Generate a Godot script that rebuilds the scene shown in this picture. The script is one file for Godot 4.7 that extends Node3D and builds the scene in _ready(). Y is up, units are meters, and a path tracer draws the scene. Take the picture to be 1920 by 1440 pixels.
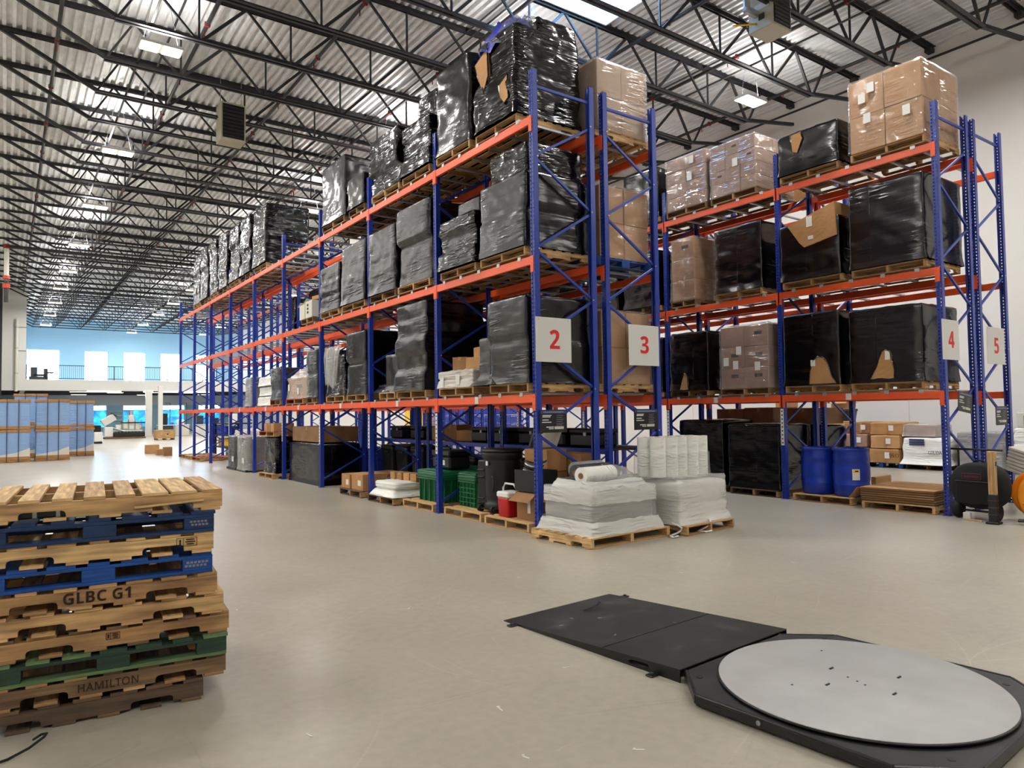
extends Node3D
# A warehouse hall with four numbered rows of pallet racking. Metres, y up; the racks run along -z, the camera stands at x = 0, z = 0.

const CAM_F := 1330.88        # focal length in pixels of the 1920 x 1440 frame
const CAM_YAW := 0.6185
const CAM_PITCH := 0.0396
const CAM_ROLL := -0.0135
const CAM_H := 1.5361

const BAY := 2.515            # rack bay of rows 2 and 3
const BAY4 := 2.5626          # rack bay of rows 4 and 5
const RACK_D := 1.046         # depth of an upright frame
const LEVELS := [1.76, 3.52, 5.33]
const POST_H := 5.93
const X2 := 5.41
const X3 := 6.62
const X4 := 10.77
const X5 := 11.99
const Z2 := -7.07
const Z4 := -4.60
const DECK_Y := 11.0          # underside of the roof deck
const JOIST_Y := 9.93         # bottom chord
const WALL_X := 19.8

var M := {}
var meshes := {}
var counts := {}
var rng := RandomNumberGenerator.new()

func _ready() -> void:
	rng.seed = 20240
	build_camera_and_light()
	make_materials()
	build_shell()
	build_roof()
	build_racks()
	build_rack_loads()
	build_ground_goods()
	build_right_side()
	build_foreground()
	build_far_end()
	build_left_goods()
	print("nodes ", count_nodes(self))

func count_nodes(n: Node) -> int:
	var k := 1
	for c in n.get_children():
		k += count_nodes(c)
	return k

# ---------------------------------------------------------------- camera, sky, exposure
func build_camera_and_light() -> void:
	var cam := Camera3D.new()
	cam.name = "camera"
	var cy := cos(CAM_YAW)
	var sy := sin(CAM_YAW)
	var cp := cos(CAM_PITCH)
	var sp := sin(CAM_PITCH)
	var f := Vector3(sy * cp, sp, -cy * cp)
	var r := Vector3(cy, 0, sy)
	var u := r.cross(f)
	var r2 := r * cos(CAM_ROLL) + u * sin(CAM_ROLL)
	var u2 := -r * sin(CAM_ROLL) + u * cos(CAM_ROLL)
	cam.transform = Transform3D(Basis(r2, u2, -f), Vector3(0, CAM_H, 0))
	cam.fov = rad_to_deg(2.0 * atan(720.0 / CAM_F))
	cam.near = 0.05
	cam.far = 300.0
	add_child(cam)
	cam.current = true

	var env := Environment.new()
	env.background_mode = Environment.BG_SKY
	var sky := Sky.new()
	var sm := ProceduralSkyMaterial.new()
	sm.sky_top_color = Color(0.50, 0.74, 1.0)
	sm.sky_horizon_color = Color(0.80, 0.93, 1.0)
	sm.ground_bottom_color = Color(0.55, 0.58, 0.58)
	sm.ground_horizon_color = Color(0.80, 0.93, 1.0)
	sm.sky_energy_multiplier = 4.5
	sm.ground_energy_multiplier = 3.0
	sm.sun_angle_max = 0.0
	sky.sky_material = sm
	env.sky = sky
	env.tonemap_mode = Environment.TONE_MAPPER_LINEAR
	env.tonemap_exposure = 1.06
	env.sdfgi_enabled = true
	env.ssao_enabled = true
	env.ssil_enabled = true
	var we := WorldEnvironment.new()
	we.name = "world_environment"
	we.environment = env
	add_child(we)

# ---------------------------------------------------------------- naming
func numbered(parent: Node, called: String) -> String:
	var key := "%d/%s" % [parent.get_instance_id(), called]
	var k: int = counts.get(key, 0)
	counts[key] = k + 1
	return called if k == 0 else "%s_%03d" % [called, k]

func tag(o: Node, label: String, category: String, group := "", kind := "") -> void:
	o.set_meta("label", label)
	o.set_meta("category", category)
	if group != "":
		o.set_meta("group", group)
	if kind != "":
		o.set_meta("kind", kind)

func thing(called: String, label: String, category: String, at := Vector3.ZERO, turn := 0.0, group := "") -> Node3D:
	var o := Node3D.new()
	o.name = numbered(self, called)
	add_child(o)
	o.position = at
	o.rotation.y = turn
	tag(o, label, category, group)
	return o

func part(parent: Node, called: String, mesh: Mesh, m: Material, at := Vector3.ZERO, turn := Vector3.ZERO, label := "") -> MeshInstance3D:
	var o := MeshInstance3D.new()
	o.name = numbered(parent, called)
	o.mesh = mesh
	o.material_override = m
	parent.add_child(o)
	o.position = at
	o.rotation = turn
	if label != "":
		o.set_meta("label", label)
	return o

func node(parent: Node, called: String, at := Vector3.ZERO, turn := Vector3.ZERO) -> Node3D:
	var o := Node3D.new()
	o.name = numbered(parent, called)
	parent.add_child(o)
	o.position = at
	o.rotation = turn
	return o

func copy_of(src: Node3D, label: String, at: Vector3, turn := 0.0, group := "") -> Node3D:
	var o: Node3D = src.duplicate()
	var base: String = src.get_meta("stem", String(src.name))
	o.name = numbered(self, base)
	add_child(o)
	o.position = at
	o.rotation = Vector3(0, turn, 0)
	o.set_meta("label", label)
	if group != "":
		o.set_meta("group", group)
	return o

func structure(called: String, mesh: Mesh, m: Material, at := Vector3.ZERO, label := "", turn := Vector3.ZERO) -> MeshInstance3D:
	var o := part(self, called, mesh, m, at, turn)
	o.set_meta("kind", "structure")
	if label != "":
		o.set_meta("label", label)
		o.set_meta("category", called.split("_")[0])
	return o

# a bar of section s between two points, as a part
func bar(parent: Node, called: String, a: Vector3, b: Vector3, s: Vector2, m: Material, bev := 0.003) -> MeshInstance3D:
	var d := b - a
	var l := d.length()
	var o := part(parent, called, bx(Vector3(snappedf(l, 0.001), s.y, s.x), bev), m)
	o.transform = Transform3D(aim(d), (a + b) * 0.5)
	return o

func aim(d: Vector3) -> Basis:
	var x := d.normalized()
	var up := Vector3.UP if absf(x.y) < 0.99 else Vector3.RIGHT
	var z := x.cross(up).normalized()
	var y := z.cross(x).normalized()
	return Basis(x, y, z)

func rod(parent: Node, called: String, a: Vector3, b: Vector3, r: float, m: Material, seg := 8) -> MeshInstance3D:
	var d := b - a
	var o := part(parent, called, cyl(r, r, snappedf(d.length(), 0.001), seg), m)
	var y := d.normalized()
	var h := Vector3.RIGHT if absf(y.x) < 0.9 else Vector3.FORWARD
	var z := h.cross(y).normalized()
	o.transform = Transform3D(Basis(y.cross(z).normalized(), y, z), (a + b) * 0.5)
	return o

# ---------------------------------------------------------------- mesh kit
class MB:
	var v := PackedVector3Array()
	var n := PackedVector3Array()
	var u := PackedVector2Array()

	func tri(a: Vector3, b: Vector3, c: Vector3, nn: Vector3, ua := Vector2.ZERO, ub := Vector2.ZERO, uc := Vector2.ZERO) -> void:
		if (b - a).cross(c - a).dot(nn) > 0.0:
			v.append_array(PackedVector3Array([a, c, b]))
			u.append_array(PackedVector2Array([ua, uc, ub]))
		else:
			v.append_array(PackedVector3Array([a, b, c]))
			u.append_array(PackedVector2Array([ua, ub, uc]))
		n.append_array(PackedVector3Array([nn, nn, nn]))

	func quad(a: Vector3, b: Vector3, c: Vector3, d: Vector3, nn: Vector3, ua := Vector2.ZERO, ub := Vector2.ZERO, uc := Vector2.ZERO, ud := Vector2.ZERO) -> void:
		tri(a, b, c, nn, ua, ub, uc)
		tri(a, c, d, nn, ua, uc, ud)

	func box(c: Vector3, s: Vector3, bev := 0.0, t := Basis.IDENTITY) -> void:
		var h := s * 0.5
		bev = minf(bev, minf(h.x, minf(h.y, h.z)) * 0.45)
		var ax := [Vector3.RIGHT, Vector3.UP, Vector3.BACK]
		var longest := 0 if s.x >= s.y and s.x >= s.z else (1 if s.y >= s.z else 2)
		for i in 3:
			var j := (i + 1) % 3
			var k := (i + 2) % 3
			if k == longest:
				var q := j
				j = k
				k = q
			for sg in [-1.0, 1.0]:
				var o: Vector3 = ax[i] * h[i] * sg
				var a: Vector3 = ax[j] * (h[j] - bev)
				var b: Vector3 = ax[k] * (h[k] - bev)
				var off := Vector2(c.x + i * 0.37, c.z + c.y + sg)
				quad(c + t * (o - a - b), c + t * (o + a - b), c + t * (o + a + b), c + t * (o - a + b), t * (ax[i] * sg),
					off + Vector2(0, 0), off + Vector2(s[j], 0), off + Vector2(s[j], s[k]), off + Vector2(0, s[k]))
		if bev <= 0.0:
			return
		for i in 3:
			var j := (i + 1) % 3
			var k := (i + 2) % 3
			for sj in [-1.0, 1.0]:
				for sk in [-1.0, 1.0]:
					var e: Vector3 = ax[i] * (h[i] - bev)
					var p: Vector3 = ax[j] * h[j] * sj + ax[k] * (h[k] - bev) * sk
					var q: Vector3 = ax[j] * (h[j] - bev) * sj + ax[k] * h[k] * sk
					quad(c + t * (p - e), c + t * (p + e), c + t * (q + e), c + t * (q - e), t * ((ax[j] * sj + ax[k] * sk).normalized()))
		for sx in [-1.0, 1.0]:
			for sy in [-1.0, 1.0]:
				for sz in [-1.0, 1.0]:
					var g := Vector3(sx, sy, sz)
					tri(c + t * (Vector3(h.x, h.y - bev, h.z - bev) * g), c + t * (Vector3(h.x - bev, h.y, h.z - bev) * g), c + t * (Vector3(h.x - bev, h.y - bev, h.z) * g), t * g.normalized())

	# a polygon in the xy plane pushed out along z, from z0 to z1
	func prism(poly: PackedVector2Array, z0: float, z1: float, t := Transform3D.IDENTITY) -> void:
		var idx := Geometry2D.triangulate_polygon(poly)
		for i in range(0, idx.size(), 3):
			var p := [poly[idx[i]], poly[idx[i + 1]], poly[idx[i + 2]]]
			for z in [z0, z1]:
				var nn: Vector3 = t.basis * Vector3(0, 0, 1 if z == z1 else -1) * signf(z1 - z0)
				tri(t * Vector3(p[0].x, p[0].y, z), t * Vector3(p[1].x, p[1].y, z), t * Vector3(p[2].x, p[2].y, z), nn, p[0], p[1], p[2])
		var cw := Geometry2D.is_polygon_clockwise(poly)
		for i in poly.size():
			var a := poly[i]
			var b := poly[(i + 1) % poly.size()]
			var d := (b - a)
			var nn := Vector3(d.y, -d.x, 0).normalized() * (-1.0 if cw else 1.0)
			quad(t * Vector3(a.x, a.y, z0), t * Vector3(b.x, b.y, z0), t * Vector3(b.x, b.y, z1), t * Vector3(a.x, a.y, z1), t.basis * nn,
				Vector2(0, z0), Vector2(d.length(), z0), Vector2(d.length(), z1), Vector2(0, z1))

	func mesh() -> ArrayMesh:
		var a := []
		a.resize(Mesh.ARRAY_MAX)
		a[Mesh.ARRAY_VERTEX] = v
		a[Mesh.ARRAY_NORMAL] = n
		a[Mesh.ARRAY_TEX_UV] = u
		var m := ArrayMesh.new()
		m.add_surface_from_arrays(Mesh.PRIMITIVE_TRIANGLES, a)
		return m

func bx(s: Vector3, bev := 0.003) -> ArrayMesh:
	var key := "b%.3f_%.3f_%.3f_%.4f" % [s.x, s.y, s.z, bev]
	if not meshes.has(key):
		var b := MB.new()
		b.box(Vector3.ZERO, s, bev)
		meshes[key] = b.mesh()
	return meshes[key]

func cyl(r0: float, r1: float, h: float, seg := 16) -> Mesh:
	var key := "c%.4f_%.4f_%.3f_%d" % [r0, r1, h, seg]
	if not meshes.has(key):
		var c := CylinderMesh.new()
		c.bottom_radius = r0
		c.top_radius = r1
		c.height = h
		c.radial_segments = seg
		c.rings = 0
		meshes[key] = c
	return meshes[key]

# rows of points joined into one smooth surface
func sheet(rows: Array, closed: bool, cap_top := false, cap_bottom := false) -> ArrayMesh:
	var st := SurfaceTool.new()
	st.begin(Mesh.PRIMITIVE_TRIANGLES)
	var nr := rows.size()
	var nc: int = rows[0].size()
	var cols := nc + 1 if closed else nc
	var run := 0.0
	var lens := [0.0]
	for j in range(1, cols):
		run += (rows[nr / 2][j % nc] - rows[nr / 2][j - 1]).length()
		lens.append(run)
	st.set_smooth_group(0)
	for i in nr:
		var hgt := 0.0
		if i > 0:
			hgt = (rows[i][0] - rows[0][0]).length()
		for j in cols:
			st.set_uv(Vector2(lens[j], rows[i][j % nc].y + (hgt if absf(rows[nr - 1][0].y - rows[0][0].y) < 0.02 else 0.0)))
			st.add_vertex(rows[i][j % nc])
	for i in nr - 1:
		for j in cols - 1:
			var a := i * cols + j
			var b := a + cols
			st.add_index(a)
			st.add_index(b)
			st.add_index(a + 1)
			st.add_index(a + 1)
			st.add_index(b)
			st.add_index(b + 1)
	var k := nr * cols
	for cap in 2:
		if (cap == 0 and cap_top) or (cap == 1 and cap_bottom):
			var row: Array = rows[nr - 1] if cap == 0 else rows[0]
			var mid := Vector3.ZERO
			for p in row:
				mid += p / nc
			st.set_uv(Vector2(mid.x, mid.z))
			st.add_vertex(mid)
			for j in nc:
				st.set_uv(Vector2(row[j].x, row[j].z))
				st.add_vertex(row[j])
			for j in nc:
				var p := k + 1 + j
				var q := k + 1 + (j + 1) % nc
				st.add_index(k)
				st.add_index(q if cap == 0 else p)
				st.add_index(p if cap == 0 else q)
			k += nc + 1
	st.generate_normals()
	return st.commit()

# profile of (radius, height) pairs turned round the y axis
func lathe(profile: Array, seg := 24, squash := 1.0) -> ArrayMesh:
	var rows := []
	for p in profile:
		var row := []
		for j in seg:
			var a := -TAU * j / seg
			row.append(Vector3(cos(a) * p[0], p[1], sin(a) * p[0] * squash))
		rows.append(row)
	return sheet(rows, true, true, true)

# a tube along a list of points
func tube(pts: Array, r: float, seg := 6) -> ArrayMesh:
	var rows := []
	for i in pts.size():
		var d: Vector3 = (pts[mini(i + 1, pts.size() - 1)] - pts[maxi(i - 1, 0)]).normalized()
		var h := Vector3.UP if absf(d.y) < 0.9 else Vector3.RIGHT
		var s := d.cross(h).normalized()
		var t := s.cross(d)
		var row := []
		for j in seg:
			var a := TAU * j / seg
			row.append(pts[i] + (s * cos(a) + t * sin(a)) * r)
		rows.append(row)
	return sheet(rows, true, true, true)

func torus(r: float, t: float, seg := 24) -> Mesh:
	var m := TorusMesh.new()
	m.inner_radius = r - t
	m.outer_radius = r + t
	m.rings = seg
	m.ring_segments = 10
	return m

func rounded_rect(w: float, d: float, r: float, per_side := 6, per_corner := 3) -> Array:
	var out := []
	var c := [Vector2(w / 2 - r, d / 2 - r), Vector2(-w / 2 + r, d / 2 - r), Vector2(-w / 2 + r, -d / 2 + r), Vector2(w / 2 - r, -d / 2 + r)]
	for k in 4:
		for i in per_corner + 1:
			var a := PI / 2 * (k + float(i) / per_corner)
			out.append(c[k] + Vector2(cos(a), sin(a)) * r)
		var p: Vector2 = out[-1]
		var a2 := PI / 2 * (k + 1)
		var q: Vector2 = c[(k + 1) % 4] + Vector2(cos(a2), sin(a2)) * r
		for i in range(1, per_side):
			out.append(p.lerp(q, float(i) / per_side))
	out.reverse()
	return out

# goods bound in stretch film: tiers of boxes under a tight skin. w along x, d along z, base at y = 0.
# o: tiers, amp (wrinkle), wob (shift of a tier), r (corner), flare (film spread at the foot), step ([height share, width share, depth share, shift x, shift z])
func wrap_mesh(w: float, d: float, h: float, seed_n: int, o := {}) -> ArrayMesh:
	var rg := RandomNumberGenerator.new()
	rg.seed = seed_n
	var nz := FastNoiseLite.new()
	nz.seed = seed_n
	nz.frequency = 1.6
	var tiers: int = o.get("tiers", 3)
	var amp: float = o.get("amp", 0.012)
	var wob: float = o.get("wob", 0.018)
	var flare: float = o.get("flare", 0.02)
	var r: float = o.get("r", 0.03)
	var sag: float = o.get("sag", 0.01)
	var step: Array = o.get("step", [])
	var nrow := int(clampf(h / 0.045, 12, 40))
	var base := rounded_rect(1.0, 1.0, 0.001, 9, 3)
	var ox := []
	var sc := []
	for t in tiers + 1:
		ox.append(Vector2(rg.randf_range(-wob, wob), rg.randf_range(-wob, wob)))
		sc.append(rg.randf_range(0.975, 1.005))
	var rows := []
	for i in nrow + 4:
		var y := h * minf(float(i) / nrow, 1.0)
		var f := y / h * tiers
		var t := int(minf(f, tiers - 0.001))
		var edge := absf(f - roundf(f)) if f > 0.5 and f < tiers - 0.5 else 1.0
		var pinch := -0.02 * clampf(1.0 - edge / 0.09, 0, 1)
		var bl := clampf((f - t) / 0.14, 0, 1) if t > 0 else 1.0
		var off: Vector2 = ox[maxi(t - 1, 0)].lerp(ox[t], bl)
		var s: float = lerpf(sc[maxi(t - 1, 0)], sc[t], bl)
		var ww := w * s + pinch * 2.0 + flare * 2.0 * clampf(1.0 - y / 0.12, 0, 1)
		var dd := d * s + pinch * 2.0 + flare * 2.0 * clampf(1.0 - y / 0.12, 0, 1)
		for q in step:
			var e := smoothstep(q[0] - 0.03, q[0] + 0.03, y / h)
			ww *= lerpf(1.0, q[1], e)
			dd *= lerpf(1.0, q[2], e)
			off += Vector2(q[3], q[4]) * e
		var inset := 1.0
		if i > nrow:
			inset = [0.93, 0.55, 0.15][i - nrow - 1]
			y += sag * (1.0 - inset) + 0.006
		elif i == nrow:
			y -= 0.012
			inset = 0.995
		var pts := rounded_rect(ww * inset, dd * inset, r * inset, 9, 3)
		var row := []
		for p in pts:
			var a := nz.get_noise_3d(p.x * 3.0 + seed_n, y * 2.2, p.y * 3.0)
			var b := nz.get_noise_3d(p.x * 9.0, y * 14.0 + seed_n, p.y * 9.0)
			var k := amp * (a * 1.5 + b * 0.2)
			row.append(Vector3(p.x + off.x + signf(p.x) * k, y + (nz.get_noise_2d(p.x * 5.0, p.y * 5.0 + seed_n) * sag * 2.0 if i > nrow else 0.0), p.y + off.y + signf(p.y) * k))
		rows.append(row)
	return sheet(rows, true, true, false)
# ---------------------------------------------------------------- materials
func noise_tex(freq: float, seed_n: int, ramp: Array, size := 512, octaves := 4, normal := 0.0, type := FastNoiseLite.TYPE_SIMPLEX_SMOOTH, fractal := FastNoiseLite.FRACTAL_FBM, stretch := 1.0) -> NoiseTexture2D:
	var n := FastNoiseLite.new()
	n.noise_type = type
	n.fractal_type = fractal
	n.frequency = freq
	n.seed = seed_n
	n.fractal_octaves = octaves
	var t := NoiseTexture2D.new()
	t.width = size
	t.height = int(size / stretch)
	t.seamless = true
	t.noise = n
	if normal > 0.0:
		t.as_normal_map = true
		t.bump_strength = normal
	elif ramp.size() > 0:
		var g := Gradient.new()
		g.offsets = PackedFloat32Array()
		var offs := PackedFloat32Array()
		var cols := PackedColorArray()
		for r in ramp:
			offs.append(r[0])
			cols.append(r[1])
		g.offsets = offs
		g.colors = cols
		t.color_ramp = g
	return t

func plain(c: Color, rough := 0.6, metal := 0.0) -> StandardMaterial3D:
	var m := StandardMaterial3D.new()
	m.albedo_color = c
	m.roughness = rough
	m.metallic = metal
	return m

func with_albedo(m: StandardMaterial3D, t: Texture2D, scale: Vector3, world := false) -> StandardMaterial3D:
	m.albedo_texture = t
	m.uv1_scale = scale
	if world:
		m.uv1_triplanar = true
		m.uv1_world_triplanar = true
	return m

func with_normal(m: StandardMaterial3D, t: Texture2D, k: float) -> StandardMaterial3D:
	m.normal_enabled = true
	m.normal_texture = t
	m.normal_scale = k
	return m

func make_materials() -> void:
	# concrete floor: sealed, worn, faint blotches and trowel swirls
	var fl := plain(Color(1, 1, 1), 0.3)
	fl.metallic_specular = 0.5
	with_albedo(fl, floor_image(), Vector3(0.11, 0.11, 0.11), true)
	fl.roughness = 0.3
	M.floor = fl
	# painted walls
	var wn := noise_tex(0.02, 9, [], 512, 4, 1.5)
	M.wall = with_normal(plain(Color(0.87, 0.862, 0.845), 0.75), wn, 0.3)
	M.wall.uv1_triplanar = true
	M.wall.uv1_world_triplanar = true
	M.wall_blue = plain(Color(0.63, 0.785, 0.85), 0.7)
	M.wall_grey = plain(Color(0.85, 0.85, 0.84), 0.7)
	M.white = plain(Color(0.90, 0.90, 0.88), 0.5)
	M.off_white = plain(Color(0.84, 0.83, 0.78), 0.55)
	# roof
	var dk := plain(Color(0.91, 0.915, 0.92), 0.42, 0.05)
	with_albedo(dk, noise_tex(0.02, 3, [[0.0, Color(0.86, 0.86, 0.86)], [1.0, Color(1, 1, 1)]], 256, 4), Vector3(0.4, 0.4, 0.4), true)
	M.deck = dk
	M.joist = plain(Color(0.17, 0.17, 0.185), 0.55)
	M.pipe = plain(Color(0.16, 0.155, 0.165), 0.5)
	M.red = plain(Color(0.50, 0.10, 0.09), 0.5)
	M.orange_fit = plain(Color(0.75, 0.25, 0.12), 0.5)
	M.galv = plain(Color(0.72, 0.73, 0.74), 0.4, 0.7)
	M.heater = plain(Color(0.72, 0.70, 0.61), 0.5)
	M.black = plain(Color(0.045, 0.045, 0.05), 0.5)
	M.rubber = plain(Color(0.05, 0.05, 0.052), 0.8)
	M.steel = plain(Color(0.62, 0.63, 0.65), 0.35, 0.85)
	# rack paint
	M.blue = plain(Color(0.075, 0.20, 0.60), 0.32)
	M.blue.clearcoat_enabled = true
	M.blue.clearcoat = 0.25
	M.orange = plain(Color(0.93, 0.35, 0.135), 0.34)
	M.orange.clearcoat_enabled = true
	M.orange.clearcoat = 0.2
	# stretch films
	var wr := crease_map(21, 1.0, 0.0)
	var wr2 := crease_map(22, 0.6, 0.25)
	M.film_black = film(Color(0.013, 0.013, 0.015), 0.17, wr, Vector3(0.5, 0.7, 1), 1.0)
	M.film_black2 = film(Color(0.018, 0.018, 0.021), 0.24, wr2, Vector3(0.5, 0.7, 1), 0.8)
	M.film_black_smooth = film(Color(0.009, 0.009, 0.011), 0.2, wr2, Vector3(0.4, 0.5, 1), 0.5)
	M.film_grey = film(Color(0.20, 0.20, 0.21), 0.3, wr, Vector3(0.5, 0.7, 1), 0.9)
	M.film_pale = film(Color(0.56, 0.56, 0.56), 0.3, wr, Vector3(0.5, 0.7, 1), 0.9)
	M.film_white = film(Color(0.93, 0.93, 0.905), 0.3, wr, Vector3(0.5, 0.7, 1), 0.9)
	M.film_clear = film(Color(0.93, 0.93, 0.92, 0.09), 0.13, wr, Vector3(0.5, 0.7, 1), 1.0)
	M.film_clear.transparency = BaseMaterial3D.TRANSPARENCY_ALPHA
	M.film_haze = film(Color(0.88, 0.87, 0.86, 0.28), 0.25, wr, Vector3(0.5, 0.7, 1), 1.0)
	M.film_haze.transparency = BaseMaterial3D.TRANSPARENCY_ALPHA
	M.film_thick = film(Color(0.93, 0.93, 0.91, 0.62), 0.27, wr, Vector3(0.5, 0.7, 1), 1.0)
	M.film_thick.transparency = BaseMaterial3D.TRANSPARENCY_ALPHA
	M.film_smoke = film(Color(0.25, 0.25, 0.26, 0.55), 0.25, wr, Vector3(0.5, 0.7, 1), 1.0)
	M.film_smoke.transparency = BaseMaterial3D.TRANSPARENCY_ALPHA
	M.tarp = film(Color(0.10, 0.16, 0.62), 0.3, wr2, Vector3(1.0, 1.2, 1), 1.0)
	M.tarp_bright = film(Color(0.08, 0.26, 0.80), 0.35, wr2, Vector3(1.0, 1.2, 1), 1.0)
	# cardboard, five tones
	var cn := noise_tex(0.05, 31, [], 256, 4, 2.0)
	var tones := [Color(0.68, 0.50, 0.31), Color(0.60, 0.43, 0.27), Color(0.74, 0.56, 0.36), Color(0.52, 0.38, 0.25), Color(0.60, 0.47, 0.40)]
	M.card = []
	for i in tones.size():
		var t: Color = tones[i]
		var c := plain(Color(1, 1, 1), 0.78)
		with_albedo(c, noise_tex(0.008, 40 + i, [[0.0, t.darkened(0.10)], [0.5, t], [1.0, t.lightened(0.06)]], 256, 5), Vector3(0.9, 0.9, 0.9))
		with_normal(c, cn, 0.25)
		M.card.append(c)
	# corrugated edge of flat cardboard
	M.card_edge = plain(Color(0.46, 0.34, 0.22), 0.9)
	M.card_white = plain(Color(0.80, 0.79, 0.75), 0.7)
	M.tape = plain(Color(0.66, 0.50, 0.30), 0.3)
	M.tape_white = plain(Color(0.86, 0.85, 0.80), 0.5)
	M.paper = plain(Color(0.86, 0.86, 0.84), 0.7)
	M.ink = plain(Color(0.08, 0.07, 0.06), 0.8)
	M.ink_brown = plain(Color(0.16, 0.09, 0.05), 0.85)
	M.ink_blue = plain(Color(0.17, 0.20, 0.36), 0.7)
	# timber
	M.wood = []
	var wt := [Color(0.72, 0.575, 0.39), Color(0.62, 0.475, 0.315), Color(0.79, 0.65, 0.45), Color(0.45, 0.35, 0.25), Color(0.33, 0.26, 0.20)]
	for i in wt.size():
		M.wood.append(timber(wt[i], 60 + i, 0.75))
	M.wood_blue = timber(Color(0.03, 0.18, 0.35), 71, 0.6)
	M.wood_blue_bright = timber(Color(0.045, 0.27, 0.56), 72, 0.55)
	M.wood_green = timber(Color(0.13, 0.23, 0.17), 73, 0.65)
	M.wood_green_pale = timber(Color(0.36, 0.46, 0.30), 74, 0.65)
	M.wood_red = timber(Color(0.60, 0.22, 0.12), 75, 0.65)
	M.ply = timber(Color(0.72, 0.58, 0.40), 76, 0.7)
	# plastics
	M.drum_blue = plain(Color(0.04, 0.20, 0.66), 0.36)
	M.green = plain(Color(0.02, 0.38, 0.22), 0.42)
	M.green_dark = plain(Color(0.02, 0.20, 0.13), 0.5)
	M.plastic_black = plain(Color(0.045, 0.045, 0.05), 0.42)
	M.plastic_dark = plain(Color(0.06, 0.062, 0.066), 0.5)
	M.plastic_grey = plain(Color(0.20, 0.21, 0.22), 0.5)
	M.red_bright = plain(Color(0.72, 0.03, 0.09), 0.4)
	M.yellow = plain(Color(0.92, 0.55, 0.04), 0.42)
	M.yellow_bright = plain(Color(0.96, 0.76, 0.05), 0.5)
	M.magenta = plain(Color(0.50, 0.07, 0.17), 0.5)
	M.fabric = plain(Color(0.028, 0.028, 0.032), 0.85)
	M.fabric.rim_enabled = true
	M.fabric.rim = 0.2
	M.foam = plain(Color(0.86, 0.85, 0.80), 0.75)
	M.bundle_blue = film(Color(0.54, 0.68, 0.86), 0.3, wr, Vector3(0.5, 0.8, 1), 0.6)
	M.sign = plain(Color(0.84, 0.84, 0.82), 0.45)
	M.sign_red = plain(Color(0.86, 0.14, 0.13), 0.5)
	M.panel_dark = plain(Color(0.085, 0.085, 0.095), 0.4)
	M.panel_blue = plain(Color(0.20, 0.27, 0.52), 0.4)
	M.text_grey = plain(Color(0.50, 0.50, 0.52), 0.6)
	# stretch-wrap machine
	var rp := plain(Color(1, 1, 1), 0.46)
	with_albedo(rp, noise_tex(0.01, 81, [[0.0, Color(0.10, 0.10, 0.105)], [0.45, Color(0.13, 0.13, 0.135)], [0.7, Color(0.16, 0.16, 0.165)], [1.0, Color(0.30, 0.29, 0.285)]], 512, 6), Vector3(0.55, 0.55, 0.55), true)
	M.ramp = rp
	M.machine_black = plain(Color(0.05, 0.05, 0.055), 0.35)
	var tt := plain(Color(1, 1, 1), 0.45, 0.0)
	with_albedo(tt, noise_tex(0.007, 83, [[0.0, Color(0.63, 0.625, 0.62)], [0.5, Color(0.665, 0.66, 0.655)], [1.0, Color(0.70, 0.695, 0.69)]], 512, 6), Vector3(0.6, 0.6, 0.6), true)
	M.turntable = tt
	# glass
	M.glass = plain(Color(0.92, 0.97, 1.0, 0.12), 0.05)
	M.glass.transparency = BaseMaterial3D.TRANSPARENCY_ALPHA
	M.lens = plain(Color(1, 0.98, 0.94), 0.4)
	M.lens.emission_enabled = true
	M.lens.emission = Color(1.0, 0.96, 0.88)
	M.lens.emission_energy_multiplier = 6.0
	M.lens_up = M.lens.duplicate()
	M.lens_up.emission_energy_multiplier = 1.5
	M.tube_light = M.lens.duplicate()
	M.tube_light.emission_energy_multiplier = 2.5

# height field of stretched film, as a normal map: long drawn creases along the wrap, in patches, over a near flat skin
func crease_map(seed_n: int, k: float, flat: float) -> ImageTexture:
	var s := 384
	var a := FastNoiseLite.new()
	a.seed = seed_n
	a.frequency = 0.012
	a.fractal_octaves = 3
	var b := FastNoiseLite.new()
	b.seed = seed_n + 1
	b.frequency = 0.010
	b.fractal_octaves = 2
	var c := FastNoiseLite.new()
	c.seed = seed_n + 2
	c.frequency = 0.006
	c.fractal_octaves = 2
	var hs := PackedFloat32Array()
	hs.resize(s * s)
	for y in s:
		for x in s:
			var m := smoothstep(flat - 0.2, flat + 0.35, c.get_noise_2d(x, y))
			var l := a.get_noise_2d(x * 0.5, y * 4.5)
			var r := 1.0 - absf(b.get_noise_2d(x * 0.7 + y * 0.9, y * 3.6 - x * 0.25))
			r = r * r * r * r * r * r
			hs[y * s + x] = k * (m * (2.6 * l + 2.8 * r) + 0.5 * l) + 1.4 * c.get_noise_2d(x * 2.0 + 500.0, y * 2.0)
	var img := Image.create(s, s, false, Image.FORMAT_RGB8)
	for y in s:
		for x in s:
			var n := Vector3(hs[y * s + x] - hs[y * s + (x + 1) % s], hs[((y + 1) % s) * s + x] - hs[y * s + x], 1.0).normalized()
			img.set_pixel(x, y, Color(n.x * 0.5 + 0.5, n.y * 0.5 + 0.5, n.z * 0.5 + 0.5))
	return ImageTexture.create_from_image(img)

func film(c: Color, rough: float, nt: Texture2D, scale: Vector3, k: float) -> StandardMaterial3D:
	var m := plain(c, rough)
	m.metallic_specular = 0.55
	m.uv1_scale = scale
	with_normal(m, nt, k)
	return m

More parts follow.
